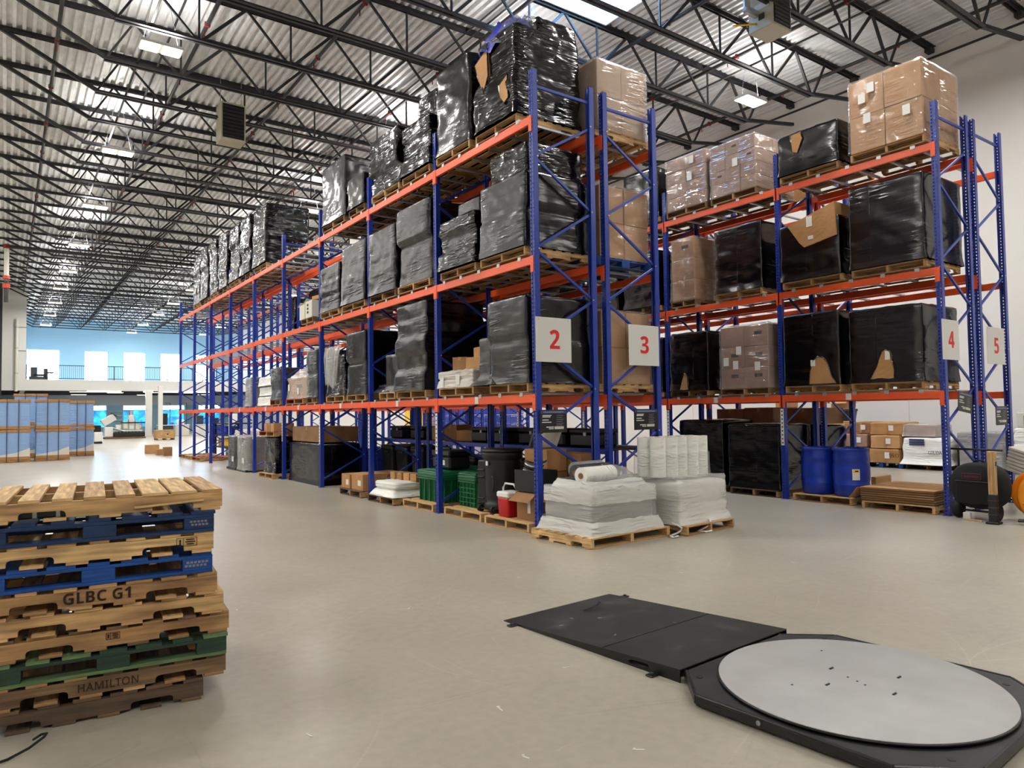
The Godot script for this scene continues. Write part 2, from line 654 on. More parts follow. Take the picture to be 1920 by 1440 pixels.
func timber(c: Color, seed_n: int, rough: float) -> StandardMaterial3D:
	var m := plain(Color(1, 1, 1), rough)
	var img := Image.create(256, 128, false, Image.FORMAT_RGB8)
	var n := FastNoiseLite.new()
	n.seed = seed_n
	n.frequency = 0.02
	n.fractal_octaves = 4
	var k := FastNoiseLite.new()
	k.seed = seed_n + 7
	k.frequency = 0.012
	for y in 128:
		for x in 256:
			# grain runs along x; made to meet itself at the edges by blending
			var fx := x / 256.0
			var w := smoothstep(0.8, 1.0, fx)
			var g := lerpf(n.get_noise_2d(x * 0.35, y * 5.0), n.get_noise_2d((x - 256) * 0.35, y * 5.0), w)
			var b := lerpf(k.get_noise_2d(x, y * 1.5), k.get_noise_2d(x - 256, y * 1.5), w)
			var v := 1.0 + g * 0.30 + b * 0.16
			img.set_pixel(x, y, Color(c.r * v, c.g * v * (1.0 + b * 0.04), c.b * v))
	img.generate_mipmaps()
	with_albedo(m, ImageTexture.create_from_image(img), Vector3(0.9, 2.2, 1))
	return m

# worn concrete: large faint clouds, fine grit, pale curved tyre and trowel scuffs
func floor_image() -> ImageTexture:
	var s := 1024
	var img := Image.create(s, s, false, Image.FORMAT_RGB8)
	var a := FastNoiseLite.new()
	a.seed = 4
	a.frequency = 0.006
	a.fractal_octaves = 5
	var b := FastNoiseLite.new()
	b.seed = 8
	b.frequency = 0.09
	b.fractal_octaves = 3
	var wa := a.get_seamless_image(s, s)
	var wb := b.get_seamless_image(s, s)
	for y in s:
		for x in s:
			var v := (wa.get_pixel(x, y).r - 0.5) * 0.055 + (wb.get_pixel(x, y).r - 0.5) * 0.05
			var c := Color(0.672, 0.645, 0.588)
			img.set_pixel(x, y, Color(c.r + v, c.g + v * 0.98, c.b + v * 0.9))
	var rg := RandomNumberGenerator.new()
	rg.seed = 77
	for i in 620:
		var p := Vector2(rg.randf() * s, rg.randf() * s)
		var ang := rg.randf_range(-0.5, 0.5) + (0.0 if rg.randf() < 0.7 else 1.5)
		var curl := rg.randf_range(-0.006, 0.006)
		var l := rg.randi_range(20, 190)
		var d := rg.randf_range(-0.05, 0.06)
		for k in l:
			ang += curl
			p += Vector2(cos(ang), sin(ang))
			var px := posmod(int(p.x), s)
			var py := posmod(int(p.y), s)
			var c := img.get_pixel(px, py)
			var f := d * sin(PI * k / l)
			img.set_pixel(px, py, Color(c.r + f, c.g + f, c.b + f))
	# broad faint trowel and tyre sweeps
	for i in 150:
		var p := Vector2(rg.randf() * s, rg.randf() * s)
		var ang := rg.randf_range(-0.6, 0.6) + (0.0 if rg.randf() < 0.65 else 1.5)
		var curl := rg.randf_range(-0.008, 0.008)
		var l := rg.randi_range(60, 240)
		var w := rg.randi_range(2, 6)
		var d := rg.randf_range(-0.016, 0.018)
		for k in l:
			ang += curl
			p += Vector2(cos(ang), sin(ang))
			for j in range(-w, w + 1):
				var q := p + Vector2(-sin(ang), cos(ang)) * j
				var px := posmod(int(q.x), s)
				var py := posmod(int(q.y), s)
				var c := img.get_pixel(px, py)
				var f := d * sin(PI * k / l) * (1.0 - absf(j) / (w + 1.0))
				img.set_pixel(px, py, Color(c.r + f, c.g + f, c.b + f))
	img.generate_mipmaps()
	return ImageTexture.create_from_image(img)
# ---------------------------------------------------------------- room shell
const ROOM_X0 := -13.0
const ROOM_Z0 := 14.0
const ROOM_Z1 := -80.0
const MEZZ_Z := -62.0

func slab(x0: float, x1: float, y0: float, y1: float, z0: float, z1: float) -> ArrayMesh:
	var b := MB.new()
	b.box(Vector3((x0 + x1) / 2, (y0 + y1) / 2, (z0 + z1) / 2), Vector3(x1 - x0, y1 - y0, absf(z1 - z0)))
	return b.mesh()

func build_shell() -> void:
	structure("floor", slab(ROOM_X0 - 0.3, WALL_X + 0.3, -0.25, 0.0, ROOM_Z1 - 0.4, ROOM_Z0 + 0.3), M.floor, Vector3.ZERO, "sealed grey beige concrete warehouse floor")
	structure("wall_right", slab(WALL_X, WALL_X + 0.3, 0.0, DECK_Y + 0.4, ROOM_Z1, ROOM_Z0), M.wall, Vector3.ZERO, "tall off white wall behind rack row five")
	structure("wall_left", slab(ROOM_X0 - 0.3, ROOM_X0, 0.0, DECK_Y + 0.4, ROOM_Z1, ROOM_Z0), M.wall, Vector3.ZERO)
	structure("wall_back", slab(ROOM_X0 - 0.3, WALL_X + 0.3, 0.0, DECK_Y + 0.4, ROOM_Z0, ROOM_Z0 + 0.3), M.wall, Vector3.ZERO)
	# slightly proud panel joints of the tilt-up wall
	for z in [-2.0, -9.4, -16.8, -24.2]:
		structure("trim_1" if z == -2.0 else ("trim_2" if z == -9.4 else ("trim_3" if z == -16.8 else "trim_4")), bx(Vector3(0.012, 10.9, 0.02), 0.002), M.wall_grey, Vector3(WALL_X - 0.006, 5.45, z))
	structure("trim_5", bx(Vector3(0.05, 0.05, 80), 0.004), M.joist, Vector3(WALL_X - 0.03, 10.72, -38))
	# far wall with upper and lower windows
	var b := MB.new()
	var wins := [[1.4, 4.05], [6.05, 8.1], [9.42, 11.4], [12.76, 14.75], [16.1, 18.1]]
	far_wall(b, wins)
	structure("wall_far_lower", slab(1.07, WALL_X, 2.75, 4.1, ROOM_Z1, ROOM_Z1 + 0.03), M.wall_grey)
	structure("wall_far", b.mesh(), M.wall_blue, Vector3.ZERO, "pale blue end wall with tall windows above the mezzanine")
	var k := 1
	for w in wins:
		window(k, w[0], w[1], 4.75, 8.05, false)
		k += 1
	for w in [[4.2, 8.0], [9.4, 11.5], [13.0, 15.1], [16.4, 18.6]]:
		window(k, w[0], w[1], 0.55, 2.75, true)
		k += 1

func far_wall(b: MB, wins: Array) -> void:
	var z0 := ROOM_Z1 - 0.35
	var z1 := ROOM_Z1
	var low := [[4.2, 8.0], [9.4, 11.5], [13.0, 15.1], [16.4, 18.6]]
	for band in [[0.0, 0.55, []], [0.55, 2.75, low], [2.75, 4.75, []], [4.75, 8.05, wins], [8.05, DECK_Y + 0.4, []]]:
		var x := ROOM_X0
		for w in band[2]:
			b.box(Vector3((x + w[0]) / 2, (band[0] + band[1]) / 2, (z0 + z1) / 2), Vector3(w[0] - x, band[1] - band[0], 0.35))
			x = w[1]
		b.box(Vector3((x + WALL_X) / 2, (band[0] + band[1]) / 2, (z0 + z1) / 2), Vector3(WALL_X - x, band[1] - band[0], 0.35))

func window(k: int, x0: float, x1: float, y0: float, y1: float, printed: bool) -> void:
	var o := node(self, "window_%d" % k, Vector3((x0 + x1) / 2, y0, ROOM_Z1 - 0.2))
	o.set_meta("kind", "structure")
	var w := x1 - x0
	var h := y1 - y0
	var names := ["", "wide upper window beside the white block", "second upper window", "third upper window", "fourth upper window", "fifth upper window", "lower window with turquoise film behind the machine", "lower window with turquoise film by the columns", "third lower window with film", "fourth lower window with film"]
	o.set_meta("label", "bright " + names[k] + " in the end wall")
	for s in [-1, 1]:
		part(o, "jamb", bx(Vector3(0.07, h, 0.1)), M.white, Vector3(s * (w / 2 - 0.035), h / 2, 0))
	for y in [0.035, h - 0.035]:
		part(o, "rail", bx(Vector3(w, 0.07, 0.1)), M.white, Vector3(0, y, 0))
	var split := -w * 0.17
	part(o, "mullion", bx(Vector3(0.05, h, 0.08)), M.white, Vector3(split, h / 2, 0))
	var ty := h * 0.78
	part(o, "transom", bx(Vector3(w, 0.05, 0.08)), M.white, Vector3(0, ty, 0))
	part(o, "pane", bx(Vector3(w / 2 + split, h, 0.012), 0.0), M.glass, Vector3((-w / 2 + split) / 2, h / 2, 0))
	part(o, "pane", bx(Vector3(w / 2 - split, h, 0.012), 0.0), M.glass, Vector3((w / 2 + split) / 2, h / 2, 0))
	if printed:
		part(o, "printed_film", bx(Vector3(w - 0.14, ty, 0.006), 0.0), sea_film(k), Vector3(0, ty / 2, -0.03), Vector3.ZERO, "turquoise and blue printed window film")

# a see-through printed film: turquoise below, blue above, cloudy blotches; daylight shines through it
func sea_film(seed_n: int) -> StandardMaterial3D:
	var img := Image.create(128, 96, false, Image.FORMAT_RGB8)
	var n := FastNoiseLite.new()
	n.seed = seed_n
	n.frequency = 0.022
	for y in 96:
		for x in 128:
			var v := n.get_noise_2d(x, y * 1.7)
			var c := Color(0.04, 0.74, 0.82) if v > -0.2 else Color(0.02, 0.56, 0.76)
			if v > 0.16:
				c = Color(0.18, 0.82, 0.90)
			if v > 0.34:
				c = Color(0.70, 0.95, 0.98)
			if v < -0.38 and y < 40:
				c = Color(0.02, 0.33, 0.30)
			img.set_pixel(x, y, c)
	var m := plain(Color(1, 1, 1), 0.5)
	m.albedo_texture = ImageTexture.create_from_image(img)
	m.uv1_scale = Vector3(0.3, 0.3, 1)
	m.backlight_enabled = true
	m.backlight = Color(1.0, 1.0, 1.0)
	return m

# ---------------------------------------------------------------- roof
const JOIST_STEP := 2.04

func build_roof() -> void:
	# fluted deck: flutes run along z; a skylight opening between two joists
	var sk := [9.35, 11.85, -12.48, -10.64]
	var names := ["ceiling", "ceiling_001", "ceiling_002", "ceiling_003"]
	var spans := [[ROOM_X0, WALL_X, ROOM_Z0, sk[3]], [ROOM_X0, sk[0], sk[3], sk[2]], [sk[1], WALL_X, sk[3], sk[2]], [ROOM_X0, WALL_X, sk[2], ROOM_Z1]]
	for i in 4:
		var s: Array = spans[i]
		var b := MB.new()
		deck(b, s[0], s[1], s[2], s[3])
		structure("ceiling", b.mesh(), M.deck, Vector3.ZERO, "galvanised fluted steel roof deck")
		structure("ceiling_roof", slab(s[0], s[1], DECK_Y + 0.085, DECK_Y + 0.3, s[3], s[2]), M.wall_grey)
	# skylight
	var t := thing("skylight", "bright skylight in a white curb set into the roof deck", "skylight", Vector3((sk[0] + sk[1]) / 2, DECK_Y, (sk[2] + sk[3]) / 2))
	var w: float = sk[1] - sk[0]
	var d: float = sk[3] - sk[2]
	for s in [-1, 1]:
		part(t, "curb", bx(Vector3(0.04, 0.5, d), 0.004), M.white, Vector3(s * (w / 2 + 0.0), 0.22, 0))
		part(t, "curb", bx(Vector3(w, 0.5, 0.04), 0.004), M.white, Vector3(0, 0.22, s * (d / 2 + 0.0)))
	part(t, "pane", bx(Vector3(w + 0.1, 0.012, d + 0.1), 0.0), M.glass, Vector3(0, 0.5, 0))
	# joists
	var proto := make_joist()
	var z := -8.5 + 4 * JOIST_STEP
	var k := 0
	while z > ROOM_Z1 + 0.4:
		var lab := "dark steel roof joist over the racks, one of a long row"
		if k == 0:
			proto.position.z = z
		else:
			copy_of(proto, lab, Vector3(0, 0, z))
		z -= JOIST_STEP
		k += 1
	# sprinkler lines along z, through the joists
	for x in [0.88, 3.7, 6.37, 9.36, 12.6, 15.3, 18.2]:
		var p := thing("sprinkler_pipe", "dark sprinkler pipe with red fittings running under the roof deck", "pipe", Vector3(x, 10.66, 0), 0, "sprinkler pipes under the deck")
		rod(p, "pipe", Vector3(0, 0, ROOM_Z0 - 1), Vector3(0, 0, ROOM_Z1 + 0.5 if x > 1.2 else MEZZ_Z + 0.3), 0.045, M.pipe, 10)
		var zz := -1.4 - fmod(x, 1.3)
		while zz > -46:
			part(p, "coupling", bx(Vector3(0.12, 0.12, 0.07), 0.02), M.red, Vector3(0, 0, zz))
			rod(p, "sprinkler_head", Vector3(0, -0.04, zz - 0.3), Vector3(0, -0.16, zz - 0.3), 0.014, M.red, 6)
			zz -= 2.95
	# horizontal bridging rods at the bottom chords
	for x in [2.43, 8.4, 14.8]:
		for o in [0.0, 0.75]:
			var p := thing("bridging_angle", "thin dark steel bridging angle tying the joists together", "steel angle", Vector3(x + o, JOIST_Y + (0.03 if o == 0.0 else 1.0), 0), 0, "bridging angles between joists")
			bar(p, "leg", Vector3(0, 0, 0), Vector3(0, 0, ROOM_Z1 + 1), Vector2(0.05, 0.006), M.joist, 0.0)
			bar(p, "web", Vector3(0.022, 0.022, 0), Vector3(0.022, 0.022, ROOM_Z1 + 1), Vector2(0.006, 0.05), M.joist, 0.0)
	# cross main
	var cm := thing("sprinkler_main", "thick dark sprinkler main crossing the hall with red end", "pipe", Vector3(0, 9.55, -40.2))
	rod(cm, "pipe", Vector3(-0.1, 0, 0), Vector3(WALL_X, 0, 0), 0.085, M.pipe, 12)
	part(cm, "elbow", cyl(0.13, 0.13, 0.2, 12), M.red, Vector3(-0.1, 0, 0))
	rod(cm, "drop", Vector3(-0.1, 0, 0), Vector3(-0.1, -1.45, 0), 0.1, M.off_white, 12)
	part(cm, "drop_coupling", cyl(0.14, 0.14, 0.14, 12), M.orange_fit, Vector3(-0.1, -1.45, 0))
	part(cm, "drop_coupling", cyl(0.15, 0.15, 0.2, 12), M.orange_fit, Vector3(-0.1, -1.85, 0))
	rod(cm, "drop", Vector3(-0.1, -1.6, 0), Vector3(-0.1, -2.6, 0), 0.09, M.pipe, 12)
	# lamps
	build_lamps()
	heater(Vector3(13.04, 9.45, -8.75), "beige gas unit heater hanging near the bright skylight", true)
	heater(Vector3(5.05, 9.2, -20.6), "beige gas unit heater with dark louvres hanging over rack row two", false)

func deck(b: MB, x0: float, x1: float, z0: float, z1: float) -> void:
	var p := 0.2
	var y := DECK_Y
	var x := x0
	while x < x1 - 0.001:
		var pts := [Vector2(x, y), Vector2(x + 0.07, y), Vector2(x + 0.09, y + 0.075), Vector2(x + 0.18, y + 0.075), Vector2(minf(x + p, x1), y)]
		for i in 4:
			var a: Vector2 = pts[i]
			var c: Vector2 = pts[i + 1]
			a.x = minf(a.x, x1)
			c.x = minf(c.x, x1)
			var dd := c - a
			var nn := Vector3(dd.y, -dd.x, 0).normalized()
			b.quad(Vector3(a.x, a.y, z0), Vector3(c.x, c.y, z0), Vector3(c.x, c.y, z1), Vector3(a.x, a.y, z1), nn)
		x += p

func make_joist() -> Node3D:
	var t := thing("roof_joist", "dark steel roof joist over the racks, one of a long row", "joist", Vector3.ZERO, 0, "open web roof joists")
	t.set_meta("stem", "roof_joist")
	var yt := DECK_Y - 0.04
	var yb := JOIST_Y
	for s in [-1, 1]:
		part(t, "top_chord", angle_mesh(WALL_X + 0.3 + 13.0, 0.09, 0.012, true, s), M.joist, Vector3((WALL_X - 13.3) / 2, yt, s * 0.03))
		part(t, "bottom_chord", angle_mesh(15.75, 0.075, 0.012, false, s), M.joist, Vector3(1.75 + 15.75 / 2, yb, s * 0.03))
	# webs: bottom nodes every 2.06 m, top nodes half way between, a vertical at each bottom node
	var xb := 3.40
	bar(t, "end_strut", Vector3(-0.25, yt, 0), Vector3(1.78, yb + 0.02, 0), Vector2(0.09, 0.09), M.joist)
	bar(t, "end_strut", Vector3(17.5, yb + 0.02, 0), Vector3(WALL_X, yb + 0.42, 0), Vector2(0.09, 0.09), M.joist)
	bar(t, "web", Vector3(1.78, yb, 0), Vector3(2.37, yt, 0), Vector2(0.045, 0.045), M.joist)
	while xb < 17.0:
		bar(t, "web", Vector3(xb - 1.03, yt, 0), Vector3(xb - 0.05, yb, 0), Vector2(0.05, 0.05), M.joist)
		bar(t, "web", Vector3(xb + 0.05, yb, 0), Vector3(xb + 1.03, yt, 0), Vector2(0.065 if xb < 8 else 0.05, 0.065), M.joist)
		bar(t, "vertical", Vector3(xb, yb, 0), Vector3(xb, yt, 0), Vector2(0.04, 0.04), M.joist)
		xb += 2.06
	bar(t, "web", Vector3(16.79, yt, 0), Vector3(17.45, yb, 0), Vector2(0.06, 0.06), M.joist)
	bar(t, "web", Vector3(17.55, yb, 0), Vector3(18.2, yt, 0), Vector2(0.05, 0.05), M.joist)
	part(t, "seat", bx(Vector3(0.22, 0.12, 0.16)), M.joist, Vector3(WALL_X - 0.11, yt - 0.06, 0))
	return t

func angle_mesh(l: float, s: float, th: float, top: bool, side: int) -> ArrayMesh:
	var key := "ang%.2f%d%d" % [l, 1 if top else 0, side]
	if not meshes.has(key):
		var b := MB.new()
		var g := 1.0 if top else -1.0
		b.box(Vector3(0, g * (s / 2 - th / 2), side * s / 2), Vector3(l, th, s))
		b.box(Vector3(0, 0, side * th / 2), Vector3(l, s, th))
		meshes[key] = b.mesh()
	return meshes[key]

const LAMP_ENERGY := 23.0

func build_lamps() -> void:
	var rows := [[-10.6, 0.0, "far left over the open floor"], [-3.9, 0.0, "over the open floor left of the pallet stack"], [2.65, 0.0, "over the open floor beside rack two"], [9.6, -2.9, "over the aisle between racks three and four"], [15.75, -1.5, "over the floor behind rack five"]]
	for r in rows:
		for z in [4.5, -2.6, -9.7, -16.8, -24.2, -31.0, -38.4, -45.6, -52.0, -58.5, -66.0, -73.0]:
			if r[0] < 3.0 and z == -2.6:
				continue
			if r[0] < 0.0 and z < -40:
				continue
			lamp(Vector3(r[0], 9.56, z + r[1]), r[2])

func lamp(p: Vector3, where: String) -> void:
	var t := thing("high_bay_lamp", "twin panel high bay lamp " + where, "lamp", p, 0, "high bay lamps in rows")
	part(t, "housing", bx(Vector3(0.86, 0.07, 0.44), 0.01), M.white, Vector3(0, 0.05, 0))
	for s in [-1, 1]:
		part(t, "lens", bx(Vector3(0.36, 0.02, 0.40), 0.004), M.lens, Vector3(s * 0.215, 0.008, 0))
		rod(t, "hanger", Vector3(s * 0.36, 0.085, 0), Vector3(s * 0.1, DECK_Y - p.y, 0), 0.006, M.galv, 5)
	var l := AreaLight3D.new()
	l.name = "lamp_light"
	l.area_size = Vector2(0.8, 0.4)
	l.light_energy = LAMP_ENERGY
	l.light_color = Color(1.0, 0.988, 0.965)
	l.set("area_range", 80.0)
	l.set("area_attenuation", 2.0)
	l.shadow_enabled = true
	t.add_child(l)
	l.position = Vector3(0, -0.02, 0)
	l.rotation = Vector3(-PI / 2, 0, 0)
	# the open top of the fitting throws part of its light on the deck
	part(t, "upper_lens", bx(Vector3(0.7, 0.01, 0.3), 0.002), M.lens_up, Vector3(0, 0.09, 0))
	var u: AreaLight3D = l.duplicate()
	u.name = "lamp_uplight"
	t.add_child(u)
	u.area_size = Vector2(0.7, 0.3)
	u.light_energy = LAMP_ENERGY * 0.3
	u.position = Vector3(0, 0.11, 0)
	u.rotation = Vector3(PI / 2, 0, 0)

func heater(p: Vector3, label: String, vents: bool) -> void:
	var t := thing("unit_heater", label, "heater", p)
	var hh := 0.9 if vents else 1.05
	part(t, "cabinet", bx(Vector3(0.66, hh, 0.58), 0.012), M.heater, Vector3(0, hh / 2, 0))
	for i in 9:
		part(t, "louvre", bx(Vector3(0.54, 0.05, 0.03), 0.004), M.panel_dark if i % 1 == 0 else M.heater, Vector3(0, 0.1 + i * (hh - 0.18) / 8.5, 0.295), Vector3(0.5, 0, 0))
	part(t, "louvre_frame", bx(Vector3(0.58, hh - 0.1, 0.01), 0.002), M.black, Vector3(0, hh / 2, 0.288))
	if vents:
		for y in [0.25, 0.68]:
			part(t, "vent", bx(Vector3(0.01, 0.13, 0.14), 0.002), M.plastic_grey, Vector3(-0.332, y, 0.03))
		part(t, "name_plate", bx(Vector3(0.008, 0.13, 0.34), 0.001), M.paper, Vector3(-0.333, 0.47, 0.04))
		rod(t, "flue", Vector3(-0.64, 0.35, -0.1), Vector3(-0.64, 1.5, -0.1), 0.07, M.galv, 12)
		part(t, "flue_elbow", bx(Vector3(0.42, 0.14, 0.14), 0.04), M.galv, Vector3(-0.5, 0.35, -0.1))
		rod(t, "gas_pipe", Vector3(-0.9, 0.0, -0.25), Vector3(-0.33, 0.15, -0.1), 0.02, M.yellow_bright, 8)
	for s in [-1, 1]:
		rod(t, "hanger", Vector3(s * 0.28, hh, 0), Vector3(s * 0.28, DECK_Y - p.y, 0), 0.008, M.galv, 5)
# ---------------------------------------------------------------- pallet racking
const PW := 0.08     # post width and depth

# perforated rack post: face towards -x carries two columns of slots, open channel behind. Origin at the foot.
func post_mesh() -> ArrayMesh:
	if meshes.has("post"):
		return meshes.post
	var b := MB.new()
	var h := POST_H
	var t := 0.004
	# side walls and rear lips
	for s in [-1, 1]:
		b.box(Vector3(0, h / 2, s * (PW / 2 - t / 2)), Vector3(PW, h, t))
		b.box(Vector3(PW / 2 - t / 2, h / 2, s * (PW / 2 - 0.011)), Vector3(t, h, 0.022))
		# slightly set back face strips beside the ribbed middle
		b.box(Vector3(-PW / 2 + t / 2, h / 2, s * 0.034), Vector3(t, h, 0.012))
	b.box(Vector3(-PW / 2 + t / 2 + 0.006, h / 2, 0), Vector3(t, h, 0.024))
	var y := 0.04
	var p := 0.0508
	# bridges between the slots
	while y < h - 0.03:
		for s in [-1, 1]:
			b.box(Vector3(-PW / 2 + t / 2, y, s * 0.020), Vector3(t, 0.030, 0.018))
		y += p
	meshes.post = b.mesh()
	return meshes.post

func frame(parent: Node3D, x: float, z: float, flip: bool) -> void:
	# front post at local x = 0 side, rear at RACK_D; flip mirrors it so that its front faces +x
	var f := node(parent, "upright_frame", Vector3(x, 0, z))
	var g := -1.0 if flip else 1.0
	var x0 := PW / 2 if not flip else RACK_D - PW / 2
	var x1 := RACK_D - PW / 2 if not flip else PW / 2
	var a := part(f, "post", post_mesh(), M.blue, Vector3(x0, 0, -PW / 2))
	var c := part(f, "post", post_mesh(), M.blue, Vector3(x1, 0, -PW / 2))
	a.rotation.y = 0.0 if not flip else PI
	c.rotation.y = PI if not flip else 0.0
	for px in [x0, x1]:
		part(f, "base_plate", bx(Vector3(0.13, 0.008, 0.11), 0.002), M.blue, Vector3(px, 0.004, -PW / 2))
	var zz := -PW / 2
	var i0 := x0 + g * PW / 2
	var i1 := x1 - g * PW / 2
	bar(f, "brace", Vector3(i0, 5.72, zz), Vector3(i1, 5.72, zz), Vector2(0.03, 0.04), M.blue, 0.004)
	var ys := [5.38, 4.80, 4.21, 3.61, 3.02, 2.43, 1.83, 1.25, 0.66, 0.14]
	for i in 9:
		var ya: float = ys[i]
		var yb: float = ys[i + 1]
		var pa := i1 if i % 2 == 0 else i0
		var pb := i0 if i % 2 == 0 else i1
		bar(f, "brace", Vector3(pa, ya - 0.03, zz), Vector3(pb, yb + 0.03, zz), Vector2(0.03, 0.035), M.blue, 0.004)
		part(f, "bolt", bolt_mesh(), M.galv, Vector3(pa - (0.012 if pa > 0.5 else -0.012) * -1.0, ya, zz + PW / 2 + 0.004), Vector3(PI / 2, 0, 0))

func bolt_mesh() -> Mesh:
	return cyl(0.011, 0.011, 0.012, 6)

# beam along z; its front face looks towards -x when side is -1. Origin: middle of the beam's top edge.
func beam_mesh(l: float) -> ArrayMesh:
	var key := "beam%.3f" % l
	if not meshes.has(key):
		var b := MB.new()
		b.box(Vector3(0, -0.055, 0), Vector3(0.045, 0.11, l), 0.006)
		meshes[key] = b.mesh()
	return meshes[key]

func connector_mesh() -> ArrayMesh:
	if not meshes.has("conn"):
		var b := MB.new()
		b.box(Vector3(0, -0.105, 0), Vector3(0.008, 0.21, 0.062), 0.002)
		b.box(Vector3(0.012, -0.105, 0.03), Vector3(0.03, 0.21, 0.006), 0.002)
		for y in [-0.04, -0.09, -0.14, -0.185]:
			b.box(Vector3(-0.005, y, -0.008), Vector3(0.006, 0.014, 0.012), 0.002)
		meshes.conn = b.mesh()
	return meshes.conn

# galvanised pallet support across two beams, its ends hooked over the beam faces
func support_mesh() -> ArrayMesh:
	if not meshes.has("support"):
		var b := MB.new()
		b.box(Vector3(0, 0.0, 0), Vector3(RACK_D + 0.02, 0.03, 0.045), 0.003)
		for s in [-1, 1]:
			b.box(Vector3(s * (RACK_D / 2 + 0.006), -0.012, 0), Vector3(0.006, 0.05, 0.07), 0.002)
		meshes.support = b.mesh()
	return meshes.support

func row(label: String, x: float, z: float, bays: int, bay: float, flip: bool, bars: Callable) -> Node3D:
	var t := thing("pallet_rack", label, "pallet rack", Vector3.ZERO, 0, "numbered rows of pallet racking")
	for k in bays + 1:
		frame(t, x, z - k * bay, flip)
	var l := bay - PW
	for k in bays:
		var zm := z - k * bay - PW - l / 2
		for lv in 3:
			for side in [-1, 1]:
				var bxp := x + (0.022 if side < 0 else RACK_D - 0.022)
				var bm := part(t, "beam", beam_mesh(l), M.orange, Vector3(bxp, LEVELS[lv], zm))
				for e in [-1, 1]:
					var c := part(bm, "connector", connector_mesh(), M.orange, Vector3(side * 0.026, 0.0, e * (l / 2 + 0.025)))
					c.rotation.y = 0.0 if side < 0 else PI
				if side == -1 and lv == 0 and not flip and k < 6:
					part(bm, "label_card", bx(Vector3(0.003, 0.1, 0.09), 0.0), M.paper, Vector3(-0.0245, -0.052, -0.1))
			for i in bars.call(k, lv):
				part(t, "support_bar", support_mesh(), M.galv, Vector3(x + RACK_D / 2, LEVELS[lv] + 0.012, zm + l * (-0.5 + (i + 0.5) / bars.call(k, lv))))
	return t

func build_racks() -> void:
	row("blue and orange pallet rack row ending in sign two", X2, Z2, 9, BAY, false, func(_k, _lv): return 5)
	row("blue and orange pallet rack row ending in sign three", X3, Z2, 9, BAY, true, func(k, _lv): return 4 if k < 6 else 2)
	row("blue and orange pallet rack row ending in sign four", X4, Z4, 10, BAY4, false, func(k, _lv): return 5 if k < 4 else 2)
	row("blue and orange pallet rack row ending in sign five", X5, Z4, 10, BAY4, true, func(k, _lv): return 4 if k < 3 else 0)
	# the rows carry their number boards and load notices on the end frames
	number_board("2", "two", Vector3(5.68, 2.45, Z2 + 0.02), 0.58)
	number_board("3", "three", Vector3(7.31, 2.45, Z2 + 0.02), 0.60)
	number_board("4", "four", Vector3(10.93, 2.48, Z4 + 0.02), 0.52)
	number_board("5", "five", Vector3(12.46, 2.46, Z4 + 0.02), 0.64)
	notice("two", Vector3(5.655, 1.415, Z2 + 0.02), 0.44, 0.0)
	notice("three", Vector3(7.32, 1.41, Z2 + 0.02), 0.47, 0.0)
	notice("four", Vector3(11.31, 1.59, Z4 + 0.02), 0.45, -0.12)
	notice("five", Vector3(12.56, 1.38, Z4 + 0.02), 0.42, 0.0)
	# location strips on the aisle faces of the posts
	for k in range(1, 9):
		strip("white location strip on the post of rack two, %s from sign" % ordinal(k + 1), Vector3(X2 - 0.004, 1.22, Z2 - k * BAY - PW / 2))
	for k in range(1, 5):
		strip("white location strip on the post of rack four, %s from sign" % ordinal(k + 1), Vector3(X4 - 0.004, 1.22, Z4 - k * BAY4 - PW / 2))

func ordinal(k: int) -> String:
	return ["zeroth", "first", "second", "third", "fourth", "fifth", "sixth", "seventh", "eighth", "ninth", "tenth"][k]

func number_board(digit: String, word: String, at: Vector3, w: float) -> void:
	var t := thing("number_board", "white aisle board with red number %s on the rack end" % word, "sign", at)
	part(t, "board", bx(Vector3(w, 0.57, 0.006), 0.001), M.sign)
	var tm := TextMesh.new()
	tm.text = digit
	tm.font = font(700)
	tm.font_size = 64
	tm.pixel_size = 0.0052
	tm.depth = 0.004
	part(t, "digit", tm, M.sign_red, Vector3(0.01, 0.0, 0.005))
	for sx in [-1, 1]:
		part(t, "screw", cyl(0.006, 0.006, 0.004, 6), M.steel, Vector3(sx * (w / 2 - 0.05), 0.255, 0.004), Vector3(PI / 2, 0, 0))

func font(weight := 400) -> SystemFont:
	var f := SystemFont.new()
	f.font_names = PackedStringArray(["Droid Sans"])
	f.font_weight = weight
	return f

func text_part(parent: Node, called: String, txt: String, height: float, m: Material, at: Vector3, turn := Vector3.ZERO, weight := 400, face := "Droid Sans") -> MeshInstance3D:
	var tm := TextMesh.new()
	tm.text = txt
	var f := SystemFont.new()
	f.font_names = PackedStringArray([face])
	f.font_weight = weight
	tm.font = f
	tm.font_size = 48
	tm.pixel_size = height / 36.0
	tm.depth = 0.0015
	tm.curve_step = 2.0
	return part(parent, called, tm, m, at, turn)

